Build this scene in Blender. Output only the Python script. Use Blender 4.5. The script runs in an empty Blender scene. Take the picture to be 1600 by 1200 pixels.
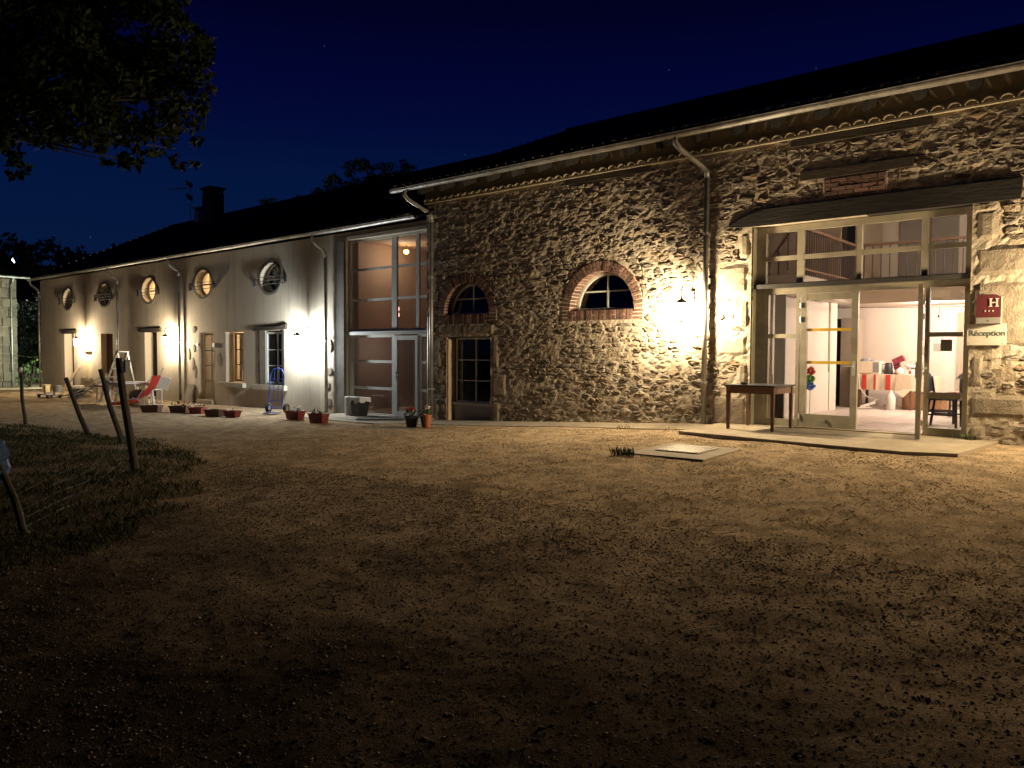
import bpy, bmesh, math, random
import numpy as np
from mathutils import Vector, Matrix, noise

# ------------------------------------------------------------------ camera, sky, exposure
S = bpy.context.scene
COL = S.collection
YAW, PITCH, ROLL = 0.7074, 0.0403, 0.0048
fwd = Vector((-math.sin(YAW)*math.cos(PITCH), math.cos(YAW)*math.cos(PITCH), -math.sin(PITCH)))
rgt = Vector((math.cos(YAW), math.sin(YAW), 0)); upv = rgt.cross(fwd)
r2 = rgt*math.cos(ROLL)+upv*math.sin(ROLL); u2 = -rgt*math.sin(ROLL)+upv*math.cos(ROLL)
cam = bpy.data.objects.new('camera', bpy.data.cameras.new('camera')); COL.objects.link(cam)
cam.matrix_world = Matrix(((r2.x, u2.x, -fwd.x, 0), (r2.y, u2.y, -fwd.y, -12.09), (r2.z, u2.z, -fwd.z, 1.6), (0, 0, 0, 1)))
cam.data.sensor_width = 36; cam.data.lens = 36*1202/1600; cam.data.clip_end = 1200; cam.data.clip_start = .05
S.camera = cam

W = bpy.data.worlds.new("World"); S.world = W; W.use_nodes = True
wn, wl = W.node_tree.nodes, W.node_tree.links
wn.clear()
wo = wn.new('ShaderNodeOutputWorld'); wb = wn.new('ShaderNodeBackground'); wb.inputs['Strength'].default_value = 1.0
wtc = wn.new('ShaderNodeTexCoord'); wsep = wn.new('ShaderNodeSeparateXYZ'); wr = wn.new('ShaderNodeValToRGB')
wl.new(wtc.outputs['Generated'], wsep.inputs[0]); wl.new(wsep.outputs['Z'], wr.inputs['Fac'])
els = wr.color_ramp.elements
els[0].position = 0.0; els[0].color = (.0022, .0100, .034, 1)
els[1].position = .50; els[1].color = (.0004, .0004, .0060, 1)
for p_, c_ in ((.10, (.0019, .0100, .046, 1)), (.21, (.0012, .0074, .045, 1)), (.265, (.0008, .0038, .037, 1)), (.32, (.0007, .0018, .030, 1)), (.40, (.0006, .0008, .0150, 1))):
    e_ = els.new(p_); e_.color = c_
vo = wn.new('ShaderNodeTexVoronoi'); vo.inputs['Scale'].default_value = 26.0
lt = wn.new('ShaderNodeMath'); lt.operation = 'LESS_THAN'; lt.inputs[1].default_value = .022
wl.new(wtc.outputs['Generated'], vo.inputs['Vector']); wl.new(vo.outputs['Distance'], lt.inputs[0])
star = wn.new('ShaderNodeMixRGB'); star.blend_type = 'ADD'; star.inputs['Color2'].default_value = (.022, .028, .05, 1)
wl.new(lt.outputs[0], star.inputs['Fac']); wl.new(wr.outputs['Color'], star.inputs['Color1'])
wl.new(star.outputs[0], wb.inputs['Color']); wl.new(wb.outputs[0], wo.inputs['Surface'])

S.view_settings.view_transform = 'Standard'; S.view_settings.look = 'None'
S.view_settings.exposure = 0.0; S.view_settings.gamma = 1.0; S.view_settings.use_curve_mapping = False
S.render.engine = 'CYCLES'
S.cycles.use_denoising = True
S.cycles.max_bounces = 6; S.cycles.diffuse_bounces = 4; S.cycles.glossy_bounces = 3
S.cycles.transparent_max_bounces = 24; S.cycles.transmission_bounces = 4
S.cycles.sample_clamp_indirect = 4.0; S.cycles.caustics_reflective = False; S.cycles.caustics_refractive = False

random.seed(7)
RND = random.Random(11)
PI = math.pi

# ------------------------------------------------------------------ materials
def mat(name, col, rough=.8, var=.18, vs=6., bump=.25, bs=60., metal=0., col2=None, c2s=3., c2lo=.45, c2hi=.62, attr=None, lamp_falloff=False, streak=None, transl=0., objvar=0., spec=.35, dist=.01, stretch=None):
    m = bpy.data.materials.new(name); m.use_nodes = True
    n, l = m.node_tree.nodes, m.node_tree.links
    b = n['Principled BSDF']; b.inputs['Roughness'].default_value = rough; b.inputs['Metallic'].default_value = metal
    b.inputs['Specular IOR Level'].default_value = spec
    g = n.new('ShaderNodeNewGeometry'); pos = g.outputs['Position']
    if stretch:
        mp = n.new('ShaderNodeMapping'); mp.inputs['Scale'].default_value = stretch; l.new(pos, mp.inputs['Vector']); pos = mp.outputs[0]
    t = n.new('ShaderNodeTexNoise'); t.inputs['Scale'].default_value = vs; t.inputs['Detail'].default_value = 6; t.inputs['Roughness'].default_value = .62
    l.new(pos, t.inputs['Vector'])
    base = None
    if False: pass
    if attr:
        a = n.new('ShaderNodeAttribute'); a.attribute_name = attr
        rp = n.new('ShaderNodeValToRGB'); rp.color_ramp.interpolation = 'LINEAR'
        e = rp.color_ramp.elements
        e[0].position = 0; e[0].color = (*col[0], 1); e[1].position = 1; e[1].color = (*col[-1], 1)
        for i in range(1, len(col)-1):
            x = e.new(i/(len(col)-1)); x.color = (*col[i], 1)
        l.new(a.outputs['Fac'], rp.inputs['Fac']); base = rp.outputs['Color']
    else:
        c = n.new('ShaderNodeRGB'); c.outputs[0].default_value = (*col, 1); base = c.outputs[0]
    if col2:
        t2 = n.new('ShaderNodeTexNoise'); t2.inputs['Scale'].default_value = c2s; t2.inputs['Detail'].default_value = 5; t2.inputs['Roughness'].default_value = .6
        l.new(pos, t2.inputs['Vector'])
        r = n.new('ShaderNodeMapRange'); r.inputs['From Min'].default_value = c2lo; r.inputs['From Max'].default_value = c2hi
        l.new(t2.outputs['Fac'], r.inputs['Value'])
        mx = n.new('ShaderNodeMixRGB'); mx.inputs['Color2'].default_value = (*col2, 1)
        l.new(r.outputs[0], mx.inputs['Fac']); l.new(base, mx.inputs['Color1']); base = mx.outputs[0]
    if streak:    # rain streaks and blotchy stains in the render
        mps = n.new('ShaderNodeMapping'); mps.inputs['Scale'].default_value = (5, 5, .38); l.new(g.outputs['Position'], mps.inputs['Vector'])
        ts = n.new('ShaderNodeTexNoise'); ts.inputs['Scale'].default_value = 1.0; ts.inputs['Detail'].default_value = 7; ts.inputs['Roughness'].default_value = .7; l.new(mps.outputs[0], ts.inputs['Vector'])
        rs_ = n.new('ShaderNodeMapRange'); rs_.inputs['From Min'].default_value = .50; rs_.inputs['From Max'].default_value = .74; rs_.inputs['To Max'].default_value = .6; l.new(ts.outputs['Fac'], rs_.inputs['Value'])
        mk = n.new('ShaderNodeMixRGB'); mk.inputs['Color2'].default_value = (*streak, 1); l.new(rs_.outputs[0], mk.inputs['Fac']); l.new(base, mk.inputs['Color1']); base = mk.outputs[0]
    if lamp_falloff:      # lamp fall-off painted in: ground colour darkens with distance from the buildings
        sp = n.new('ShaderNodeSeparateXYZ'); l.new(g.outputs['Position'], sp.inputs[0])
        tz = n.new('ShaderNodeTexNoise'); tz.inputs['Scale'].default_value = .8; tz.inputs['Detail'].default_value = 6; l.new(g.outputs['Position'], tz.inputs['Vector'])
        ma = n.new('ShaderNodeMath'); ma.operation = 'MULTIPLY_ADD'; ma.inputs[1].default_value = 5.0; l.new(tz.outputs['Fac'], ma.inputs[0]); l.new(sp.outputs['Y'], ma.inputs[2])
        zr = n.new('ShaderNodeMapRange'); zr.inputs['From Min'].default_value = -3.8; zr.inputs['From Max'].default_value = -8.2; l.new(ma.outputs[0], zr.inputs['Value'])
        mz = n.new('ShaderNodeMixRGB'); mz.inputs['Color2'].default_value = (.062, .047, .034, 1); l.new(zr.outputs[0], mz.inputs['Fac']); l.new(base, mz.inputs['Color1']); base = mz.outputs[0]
    mr = n.new('ShaderNodeMapRange'); mr.inputs['From Min'].default_value = .25; mr.inputs['From Max'].default_value = .75
    mr.inputs['To Min'].default_value = 1-var; mr.inputs['To Max'].default_value = 1+var
    l.new(t.outputs['Fac'], mr.inputs['Value'])
    sc = mr.outputs[0]
    if objvar:
        oi = n.new('ShaderNodeObjectInfo'); m2 = n.new('ShaderNodeMapRange'); m2.inputs['To Min'].default_value = 1-objvar; m2.inputs['To Max'].default_value = 1+objvar
        l.new(oi.outputs['Random'], m2.inputs['Value']); mm = n.new('ShaderNodeMath'); mm.operation = 'MULTIPLY'
        l.new(sc, mm.inputs[0]); l.new(m2.outputs[0], mm.inputs[1]); sc = mm.outputs[0]
    vm = n.new('ShaderNodeVectorMath'); vm.operation = 'SCALE'; l.new(base, vm.inputs[0]); l.new(sc, vm.inputs['Scale'])
    l.new(vm.outputs[0], b.inputs['Base Color'])
    if transl:
        tb = n.new('ShaderNodeBsdfTranslucent'); l.new(vm.outputs[0], tb.inputs[0]); ms = n.new('ShaderNodeMixShader'); ms.inputs[0].default_value = transl
        l.new(b.outputs[0], ms.inputs[1]); l.new(tb.outputs[0], ms.inputs[2]); l.new(ms.outputs[0], n['Material Output'].inputs[0])
    if bump:
        t3 = n.new('ShaderNodeTexNoise'); t3.inputs['Scale'].default_value = bs; t3.inputs['Detail'].default_value = 5; l.new(pos, t3.inputs['Vector'])
        bp = n.new('ShaderNodeBump'); bp.inputs['Strength'].default_value = bump; bp.inputs['Distance'].default_value = dist
        l.new(t3.outputs['Fac'], bp.inputs['Height']); l.new(bp.outputs[0], b.inputs['Normal'])
    return m

def emis(name, col, strength):
    m = bpy.data.materials.new(name); m.use_nodes = True; n, l = m.node_tree.nodes, m.node_tree.links
    n.clear(); o = n.new('ShaderNodeOutputMaterial'); e = n.new('ShaderNodeEmission'); e.inputs[0].default_value = (*col, 1); e.inputs[1].default_value = strength
    tr = n.new('ShaderNodeBsdfTransparent'); ad = n.new('ShaderNodeAddShader'); l.new(e.outputs[0], ad.inputs[0]); l.new(tr.outputs[0], ad.inputs[1])
    l.new(ad.outputs[0], o.inputs[0]); return m

def glass(name, tint=(.93, .95, .95), refl=1.0, frost=0.0):
    m = bpy.data.materials.new(name); m.use_nodes = True; n, l = m.node_tree.nodes, m.node_tree.links
    n.clear(); o = n.new('ShaderNodeOutputMaterial'); tr = n.new('ShaderNodeBsdfTransparent'); tr.inputs[0].default_value = (*tint, 1)
    gl = n.new('ShaderNodeBsdfGlossy'); gl.inputs['Roughness'].default_value = .015
    fr = n.new('ShaderNodeLayerWeight'); fr.inputs['Blend'].default_value = .5
    pw_ = n.new('ShaderNodeMath'); pw_.operation = 'POWER'; pw_.inputs[1].default_value = 4.5; l.new(fr.outputs['Facing'], pw_.inputs[0])
    mu = n.new('ShaderNodeMath'); mu.operation = 'MULTIPLY_ADD'; mu.inputs[1].default_value = .9*refl; mu.inputs[2].default_value = .04*refl; mu.use_clamp = True
    l.new(pw_.outputs[0], mu.inputs[0]); mx = n.new('ShaderNodeMixShader'); l.new(mu.outputs[0], mx.inputs[0]); l.new(tr.outputs[0], mx.inputs[1]); l.new(gl.outputs[0], mx.inputs[2])
    last = mx.outputs[0]
    if frost:
        tl = n.new('ShaderNodeBsdfTranslucent'); tl.inputs[0].default_value = (.9, .88, .82, 1)
        m3 = n.new('ShaderNodeMixShader'); m3.inputs[0].default_value = frost; l.new(last, m3.inputs[1]); l.new(tl.outputs[0], m3.inputs[2]); last = m3.outputs[0]
    l.new(last, o.inputs[0]); return m

STONE_COLS = [(.095, .082, .068), (.21, .178, .138), (.16, .142, .12), (.25, .212, .16), (.135, .122, .108), (.23, .20, .165), (.20, .15, .10), (.29, .255, .20)]
M = dict(
    stone=mat('rubble stone', STONE_COLS, .95, .26, 14, .5, 45, spec=.1, attr='tint', dist=.02),
    mortar=mat('lime mortar', (.39, .34, .27), .95, .25, 9, .5, 38, col2=(.30, .25, .185), c2s=2.2, dist=.02, spec=.05),
    block=mat('dressed granite', (.26, .22, .165), .9, .28, 16, .8, 55, col2=(.19, .16, .12), c2s=4, objvar=.2, dist=.015),
    brick=mat('red brick', (.165, .098, .078), .9, .30, 25, .4, 90, col2=(.10, .06, .048), c2s=7, objvar=.38),
    jointm=mat('brick mortar', (.50, .42, .32), .95, .2, 12, .4, 70),
    plaster=mat('lime render', (.48, .42, .325), .92, .14, 1.6, .25, 70, col2=(.38, .33, .25), c2s=1.6, c2lo=.48, c2hi=.74, streak=(.25, .22, .175)),
    plaster_dark=mat('grey render', (.17, .16, .14), .92, .2, 2.5, .25, 60, col2=(.13, .12, .10), c2s=2),
    concrete=mat('concrete', (.31, .265, .195), .92, .22, 5, .4, 90, col2=(.24, .20, .145), c2s=1.6),
    concrete_cream=mat('cream concrete', (.42, .38, .30), .9, .12, 3, .2, 80),
    cream=mat('cream frame paint', (.28, .255, .19), .5, .10, 3, .08, 40, col2=(.23, .205, .15), c2s=5, spec=.4),
    white_frame=mat('pale green grey frame paint', (.60, .62, .57), .45, .08, 3, .05, 40, spec=.4),
    white_paint=mat('white paint', (.62, .60, .54), .5, .10, 4, .05, 40),
    dark_metal=mat('dark flashing metal', (.055, .052, .05), .45, .2, 8, .1, 60, spec=.5),
    iron=mat('black wrought iron', (.03, .03, .032), .55, .2, 20, .15, 80, spec=.5),
    zinc=mat('zinc gutter', (.30, .29, .27), .42, .22, 5, .08, 30, metal=.55, col2=(.20, .19, .17), c2s=4),
    timber_dark=mat('weathered dark beam', (.011, .010, .010), .9, .4, 8, .7, 30, col2=(.019, .016, .014), c2s=5, stretch=(.25, 1, 1)),
    timber_old=mat('old brown timber', (.040, .030, .022), .9, .35, 10, .6, 30, stretch=(.3, 1, 1)),
    timber_pale=mat('pale timber', (.45, .36, .24), .8, .2, 12, .3, 50, stretch=(1, 1, .2)),
    timber_brown=mat('brown varnished timber', (.15, .08, .045), .55, .25, 14, .2, 50, stretch=(1, 1, .3)),
    fence_wood=mat('grey fence wood', (.06, .05, .04), .95, .4, 18, .8, 40, stretch=(1, 1, .25)),
    roof_tile=mat('dark roof tile', (.022, .020, .022), .9, .4, 6, .4, 40),
    tile_clay=mat('clay canal tile', (.22, .185, .135), .9, .22, 9, .3, 60, objvar=.15),
    cornice=mat('cream cornice render', (.31, .265, .19), .92, .16, 5, .3, 60),
    glass=glass('window glass'),
    glass_dark=glass('dark window glass', (.55, .58, .62), 1.2),
    glass_lamp=glass('lantern glass', (.97, .96, .93), .4, .10),
    curtain=mat('net curtain', (.55, .53, .48), .9, .1, 4, .2, 30, stretch=(8, 8, .3)),
    room_dark=mat('dark room', (.05, .05, .055), .95, .2, 2, 0),
    room_warm=mat('warm painted room', (.72, .60, .43), .9, .08, 2, .05, 30),
    room_white=mat('white painted room', (.62, .55, .485), .9, .05, 2, .05, 40),
    room_tan=mat('tan painted wall', (.36, .29, .22), .9, .08, 2, .05, 40),
    room_grey=mat('taupe grey panel', (.24, .215, .19), .85, .1, 2, .05, 40),
    hall_wall=mat('orange brown hall wall', (.46, .35, .27), .9, .07, 1.5, .06, 40),
    hall_dark=mat('brown hall wall', (.30, .225, .18), .9, .12, 1.5, .06, 40),
    floor_tile=mat('pink grey floor tile', (.50, .43, .39), .45, .12, 7, .06, 50, objvar=.07),
    rail_red=mat('red brown handrail', (.24, .15, .10), .5, .15, 10, .1, 40),
    baluster=mat('dark baluster', (.10, .065, .05), .55, .15, 10, .1, 40),
    black=mat('black plastic', (.022, .022, .026), .45, .15, 10, .05, 40),
    black_seat=mat('black seat', (.028, .030, .042), .35, .15, 10, .1, 60, spec=.6),
    red_enamel=mat('red enamel', (.125, .028, .034), .4, .08, 6, 0),
    sign_grey=mat('sign grey band', (.30, .29, .27), .5, .08, 6, 0),
    sign_white=mat('sign white panel', (.50, .47, .41), .6, .06, 6, .05, 60),
    sign_side=mat('sign box side', (.20, .16, .12), .6, .1, 6, 0),
    sign_text=mat('sign green grey lettering', (.075, .105, .09), .6, .05, 6, 0),
    sign_h=mat('sign pale lettering', (.62, .55, .50), .6, .05, 6, 0),
    yellow=mat('yellow tape', (.58, .36, .03), .5, .06, 8, 0),
    terracotta=mat('terracotta', (.36, .13, .06), .8, .2, 10, .2, 60),
    planter_red=mat('dark red planter', (.22, .045, .035), .55, .15, 10, .1, 60),
    planter_brown=mat('brown planter', (.10, .055, .04), .6, .15, 10, .1, 60),
    planter_black=mat('black pot', (.03, .027, .035), .5, .15, 10, .1, 60),
    soil=mat('soil', (.035, .025, .018), .95, .3, 30, .6, 60),
    leaf=mat('plant leaf', (.06, .10, .035), .6, .4, 30, 0),
    petal_red=mat('red petal', (.45, .03, .03), .6, .2, 30, 0),
    petal_white=mat('white petal', (.65, .60, .55), .6, .2, 30, 0),
    petal_yellow=mat('yellow petal', (.50, .38, .08), .6, .2, 30, 0),
    blue_metal=mat('blue enamelled tube', (.035, .085, .42), .4, .1, 10, 0, spec=.5),
    rubber=mat('tyre rubber', (.025, .025, .025), .8, .2, 20, .2, 80),
    hub=mat('pale hub', (.50, .48, .42), .5, .1, 20, 0),
    steel=mat('brushed steel', (.48, .48, .47), .4, .15, 20, .05, 80, metal=.25),
    bin_black=mat('bin black plastic', (.018, .020, .026), .4, .15, 10, .05, 40),
    bag_white=mat('white bin bag', (.62, .64, .66), .5, .15, 12, .3, 20),
    mat_dark=mat('dark doormat', (.035, .034, .034), .95, .3, 40, .6, 120),
    orange_fabric=mat('orange red sling fabric', (.80, .12, .045), .75, .12, 20, .2, 120, transl=.5),
    red_fabric=mat('deep red sling fabric', (.42, .05, .045), .75, .12, 20, .2, 120, transl=.35),
    green_fabric=mat('olive grey canvas', (.24, .23, .165), .85, .15, 10, .3, 60, transl=.35),
    white_plastic=mat('white plastic', (.66, .66, .64), .45, .08, 8, .03, 40),
    grey_plastic=mat('grey plastic', (.26, .27, .28), .5, .1, 8, .03, 40),
    cream_plastic=mat('pale yellow plastic', (.60, .54, .30), .5, .1, 8, .03, 40),
    alu=mat('ladder aluminium', (.17, .168, .16), .4, .12, 12, .05, 60, metal=.4),
    hay=mat('tan sacking', (.30, .24, .14), .95, .3, 20, .7, 50),
    blue_cloth=mat('blue tarpaulin', (.02, .06, .16), .7, .3, 8, .6, 25),
    gravel=mat('yard gravel', (.56, .43, .285), .97, .55, 42, .8, 150, col2=(.36, .275, .18), c2s=4.0, c2lo=.44, c2hi=.60, dist=.05, lamp_falloff=True, spec=0.),
    pebble=mat('gravel pebble', [(.05, .038, .027), (.10, .075, .05), (.18, .14, .095), (.46, .41, .34)], .95, .3, 30, .3, 80, attr='tint', spec=.04),
    dead_leaf=mat('dead leaf', [(.06, .035, .018), (.13, .08, .035), (.20, .14, .06)], .8, .2, 9, 0, attr='tint'),
    dirt=mat('field soil', (.05, .045, .03), .97, .4, 3, .8, 20),
    grass=mat('grass blade', [(.014, .025, .009), (.032, .048, .016), (.065, .068, .028)], .85, .3, 4, 0, attr='tint', spec=.06),
    straw=mat('dry grass blade', [(.30, .23, .12), (.48, .37, .21), (.24, .20, .10)], .8, .3, 4, 0, attr='tint'),
    tree_leaf=mat('tree leaf', [(.008, .013, .004), (.016, .023, .007), (.036, .043, .013)], .8, .2, 3, 0, attr='tint', spec=.08),
    dark_leaf=mat('dark tree leaf', [(.018, .026, .010), (.032, .045, .016), (.05, .065, .024)], .7, .2, 3, 0, attr='tint'),
    bush_leaf=mat('bush leaf', [(.05, .10, .03), (.09, .16, .045), (.13, .20, .06)], .55, .2, 3, 0, attr='tint'),
    leaf_dull=mat('dull weed leaf', [(.03, .045, .015), (.06, .07, .025), (.09, .08, .03)], .7, .2, 3, 0, attr='tint'),
    bark=mat('bark', (.07, .055, .04), .95, .3, 8, .8, 25),
    chimney=mat('dark chimney brick', (.05, .043, .04), .95, .3, 8, .5, 30),
    chimney_white=mat('white chimney render', (.55, .54, .52), .9, .1, 6, .2, 30),
    cable=mat('pale cable', (.55, .52, .46), .6, .1, 10, 0),
    cardboard=mat('cardboard brown', (.30, .19, .10), .8, .12, 8, .1, 40),
    cabinet=mat('brown cabinet', (.24, .12, .06), .5, .15, 8, .1, 40),
    cloth_cream=mat('cream tablecloth', (.66, .56, .42), .85, .08, 8, .2, 60),
    cloth_red=mat('red cloth stripe', (.45, .045, .03), .85, .08, 8, .2, 60),
    appliance=mat('pale microwave', (.62, .56, .47), .4, .05, 8, 0),
    maroon=mat('maroon plastic', (.17, .02, .035), .35, .08, 8, 0, spec=.6),
    porcelain=mat('white porcelain', (.72, .70, .66), .3, .04, 8, 0, spec=.6),
    pink_chair=mat('dusty pink chair', (.42, .20, .17), .6, .1, 8, .05, 40),
    blue_cloth2=mat('dark blue table cover', (.05, .07, .12), .7, .12, 8, .1, 40),
    rainbow_red=mat('pinwheel red', (.65, .14, .11), .6, .1, 8, 0),
    rainbow_green=mat('pinwheel green', (.22, .50, .12), .6, .1, 8, 0),
    rainbow_blue=mat('pinwheel blue', (.12, .34, .75), .6, .1, 8, 0),
    paper=mat('paper', (.30, .29, .26), .8, .06, 20, 0),
    paper_grey=mat('grey notice', (.20, .20, .19), .8, .2, 20, 0),
    recess_grey=mat('pale grey recess panel', (.40, .40, .37), .9, .12, 4, .15, 50),
    slab_green=mat('dark olive render', (.10, .10, .085), .92, .2, 3, .2, 50),
)
EM = dict(cool=emis('cool bulb', (.82, .9, 1), 60), warm=emis('warm bulb', (1, .80, .5), 60), amber=emis('amber bulb', (1, .45, .08), 14),
          red=emis('red neon', (1, .42, .32), 1.6), far=emis('distant lamp', (.8, .88, 1), 6), spot=emis('spot bulb', (1, .88, .72), 30))

# ------------------------------------------------------------------ mesh building
class MB:
    def __init__(s): s.v = []; s.f = []; s.t = []
    def add(s, vs, fs, tint=0.5):
        o = len(s.v); s.v += [tuple(p) for p in vs]; s.f += [tuple(i+o for i in f) for f in fs]; s.t += [tint]*len(vs); return s
    def box(s, x0, x1, y0, y1, z0, z1, tint=.5):
        return s.add([(x0,y0,z0),(x1,y0,z0),(x1,y1,z0),(x0,y1,z0),(x0,y0,z1),(x1,y0,z1),(x1,y1,z1),(x0,y1,z1)],
                     [(0,3,2,1),(4,5,6,7),(0,1,5,4),(1,2,6,5),(2,3,7,6),(3,0,4,7)], tint)
    def beam(s, p, q, w, h, up=(0,0,1), tint=.5):
        p, q = Vector(p), Vector(q); d = (q-p).normalized(); u = Vector(up)
        if abs(d.dot(u)) > .98: u = Vector((0,1,0))
        a = d.cross(u).normalized()*w/2; b = a.cross(d).normalized()*h/2
        vs = [p-a-b, p+a-b, p+a+b, p-a+b, q-a-b, q+a-b, q+a+b, q-a+b]
        return s.add(vs, [(0,3,2,1),(4,5,6,7),(0,1,5,4),(1,2,6,5),(2,3,7,6),(3,0,4,7)], tint)
    def tube(s, pts, r, n=8, caps=True, tint=.5):
        pts = [Vector(p) for p in pts]; rs = r if isinstance(r, (list, tuple)) else [r]*len(pts)
        o = len(s.v); prev = None; vs = []
        for i, p in enumerate(pts):
            d = (pts[min(i+1, len(pts)-1)]-pts[max(i-1, 0)]).normalized()
            if prev is None:
                a = d.cross(Vector((0,0,1)))
                if a.length < .05: a = d.cross(Vector((1,0,0)))
                a.normalize()
            else:
                a = prev-d*prev.dot(d)
                if a.length < 1e-4: a = d.orthogonal()
                a.normalize()
            prev = a; b = d.cross(a)
            for k in range(n):
                t = 2*PI*k/n; vs.append(p+a*math.cos(t)*rs[i]+b*math.sin(t)*rs[i])
        fs = []
        for i in range(len(pts)-1):
            for k in range(n):
                k2 = (k+1) % n; fs.append((i*n+k, i*n+k2, (i+1)*n+k2, (i+1)*n+k))
        if caps: fs.append(tuple(range(n-1, -1, -1))); fs.append(tuple((len(pts)-1)*n+k for k in range(n)))
        return s.add(vs, fs, tint)
    def lathe(s, prof, c, n=14, tint=.5, sx=1, sy=1):
        vs = [(c[0]+r*sx*math.cos(2*PI*k/n), c[1]+r*sy*math.sin(2*PI*k/n), c[2]+z) for r, z in prof for k in range(n)]
        fs = [(i*n+k, i*n+(k+1) % n, (i+1)*n+(k+1) % n, (i+1)*n+k) for i in range(len(prof)-1) for k in range(n)]
        fs.append(tuple(range(n-1, -1, -1))); fs.append(tuple((len(prof)-1)*n+k for k in range(n)))
        return s.add(vs, fs, tint)
    def prism(s, poly, y0, y1, tint=.5):          # poly in (x,z), extruded along y
        n = len(poly)
        area = sum(poly[i][0]*poly[(i+1) % n][1]-poly[(i+1) % n][0]*poly[i][1] for i in range(n))
        if area < 0: poly = poly[::-1]
        vs = [(x, y0, z) for x, z in poly]+[(x, y1, z) for x, z in poly]
        fs = [tuple(range(n)), tuple(range(2*n-1, n-1, -1))]+[(i, i+n, (i+1) % n+n, (i+1) % n) for i in range(n)]
        return s.add(vs, fs, tint)
    def prismz(s, poly, z0, z1, tint=.5):         # poly in (x,y), extruded along z
        n = len(poly)
        area = sum(poly[i][0]*poly[(i+1) % n][1]-poly[(i+1) % n][0]*poly[i][1] for i in range(n))
        if area < 0: poly = poly[::-1]
        f = lambda z, i, p: z(p[0], p[1]) if callable(z) else z
        vs = [(p[0], p[1], f(z0, 0, p)) for p in poly]+[(p[0], p[1], f(z1, 0, p)) for p in poly]
        fs = [tuple(range(n-1, -1, -1)), tuple(range(n, 2*n))]+[(i, (i+1) % n, (i+1) % n+n, i+n) for i in range(n)]
        return s.add(vs, fs, tint)
    def quad(s, a, b, c, d, tint=.5): return s.add([a, b, c, d], [(0,1,2,3)], tint)
    def mesh(s, name, m, off=(0,0,0), smooth=False, tint=False):
        me = bpy.data.meshes.new(name); ox, oy, oz = off
        me.from_pydata([(x-ox, y-oy, z-oz) for x, y, z in s.v], [], s.f)
        if m: me.materials.append(m)
        if smooth: me.polygons.foreach_set('use_smooth', [True]*len(me.polygons))
        if tint:
            a = me.attributes.new('tint', 'FLOAT', 'POINT'); a.data.foreach_set('value', s.t)
        me.update(); return me
    def build(s, name, m, parent=None, smooth=False, tint=False, kind=None, origin=None):
        arr = np.array(s.v)
        if origin is None:
            lo, hi = arr.min(0), arr.max(0); origin = ((lo+hi)/2); origin[2] = lo[2]
        me = s.mesh(name, m, origin, smooth, tint)
        o = bpy.data.objects.new(name, me); COL.objects.link(o)
        pw = WLOC.get(parent.name, Vector((0,0,0))) if parent else Vector((0,0,0))
        o.location = Vector(origin)-pw; WLOC[o.name] = Vector(origin)
        if parent: o.parent = parent
        if kind: o['kind'] = kind
        return o
WLOC = {}
def B(name, m, parent, *boxes, **kw):
    b = MB()
    for x in boxes: b.box(*x)
    return b.build(name, M[m] if isinstance(m, str) else m, parent, **kw)
def tag(o, label, cat, group=None, kind=None):
    if label: o['label'] = label
    if cat: o['category'] = cat
    if group: o['group'] = group
    if kind: o['kind'] = kind
    return o
def thing(name, label, cat, loc=(0,0,0), group=None):
    o = bpy.data.objects.new(name, None); COL.objects.link(o); o.location = loc; o.empty_display_size = .2
    WLOC[o.name] = Vector(loc); return tag(o, label, cat, group)
def dup(o, loc=None, rz=None, label=None, parent=None):
    c = o.copy(); COL.objects.link(c)
    if parent: c.parent = parent
    if loc is not None: c.location = loc
    if rz is not None: c.rotation_euler = (0, 0, rz)
    if label: c['label'] = label
    for ch in list(o.children): dup(ch, parent=c)
    return c
def share(name, me, loc, parent, rot=None, scale=None):
    o = bpy.data.objects.new(name, me); COL.objects.link(o); pw = WLOC[parent.name]
    o.location = Vector(loc)-pw; o.parent = parent; WLOC[o.name] = Vector(loc)
    if rot: o.rotation_euler = rot
    if scale: o.scale = scale
    return o
def point(name, loc, power, col, r=.03):
    l = bpy.data.lights.new(name, 'POINT'); l.energy = power; l.color = col; l.shadow_soft_size = r
    o = bpy.data.objects.new(name, l); COL.objects.link(o); o.location = loc; return o

HX = [-400,-60,-44,-37,-24.7,-16.6,-14.3,-12.4,-10.7,-6.0,-4,5,400]; HZ = [-.15,-.15,-.12,-.05,-.06,.0,.03,.05,.14,.38,.40,.42,.42]
def gz(x, y):
    h = np.interp(x, HX, HZ); t = np.clip((-1.5-y)/7.5, 0, 1); s = t*t*(3-2*t); return h*(1-.75*s)
def gzf(x, y): return float(gz(x, y))
# ------------------------------------------------------------------ ground
def vnoise(x, y, sc, seed):
    x = np.asarray(x, float)*sc+seed*17.3; y = np.asarray(y, float)*sc+seed*5.7
    xi = np.floor(x).astype(np.int64); yi = np.floor(y).astype(np.int64); fx = x-xi; fy = y-yi
    fx = fx*fx*(3-2*fx); fy = fy*fy*(3-2*fy)
    def h(a, b):
        n = (a*374761393+b*668265263+seed*144269) & 0x7fffffff; n = ((n ^ (n >> 13))*1274126177) & 0x7fffffff
        return ((n ^ (n >> 16)) & 0xffff)/65535.0
    return (h(xi, yi)*(1-fx)+h(xi+1, yi)*fx)*(1-fy)+(h(xi, yi+1)*(1-fx)+h(xi+1, yi+1)*fx)*fy-.5

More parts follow.
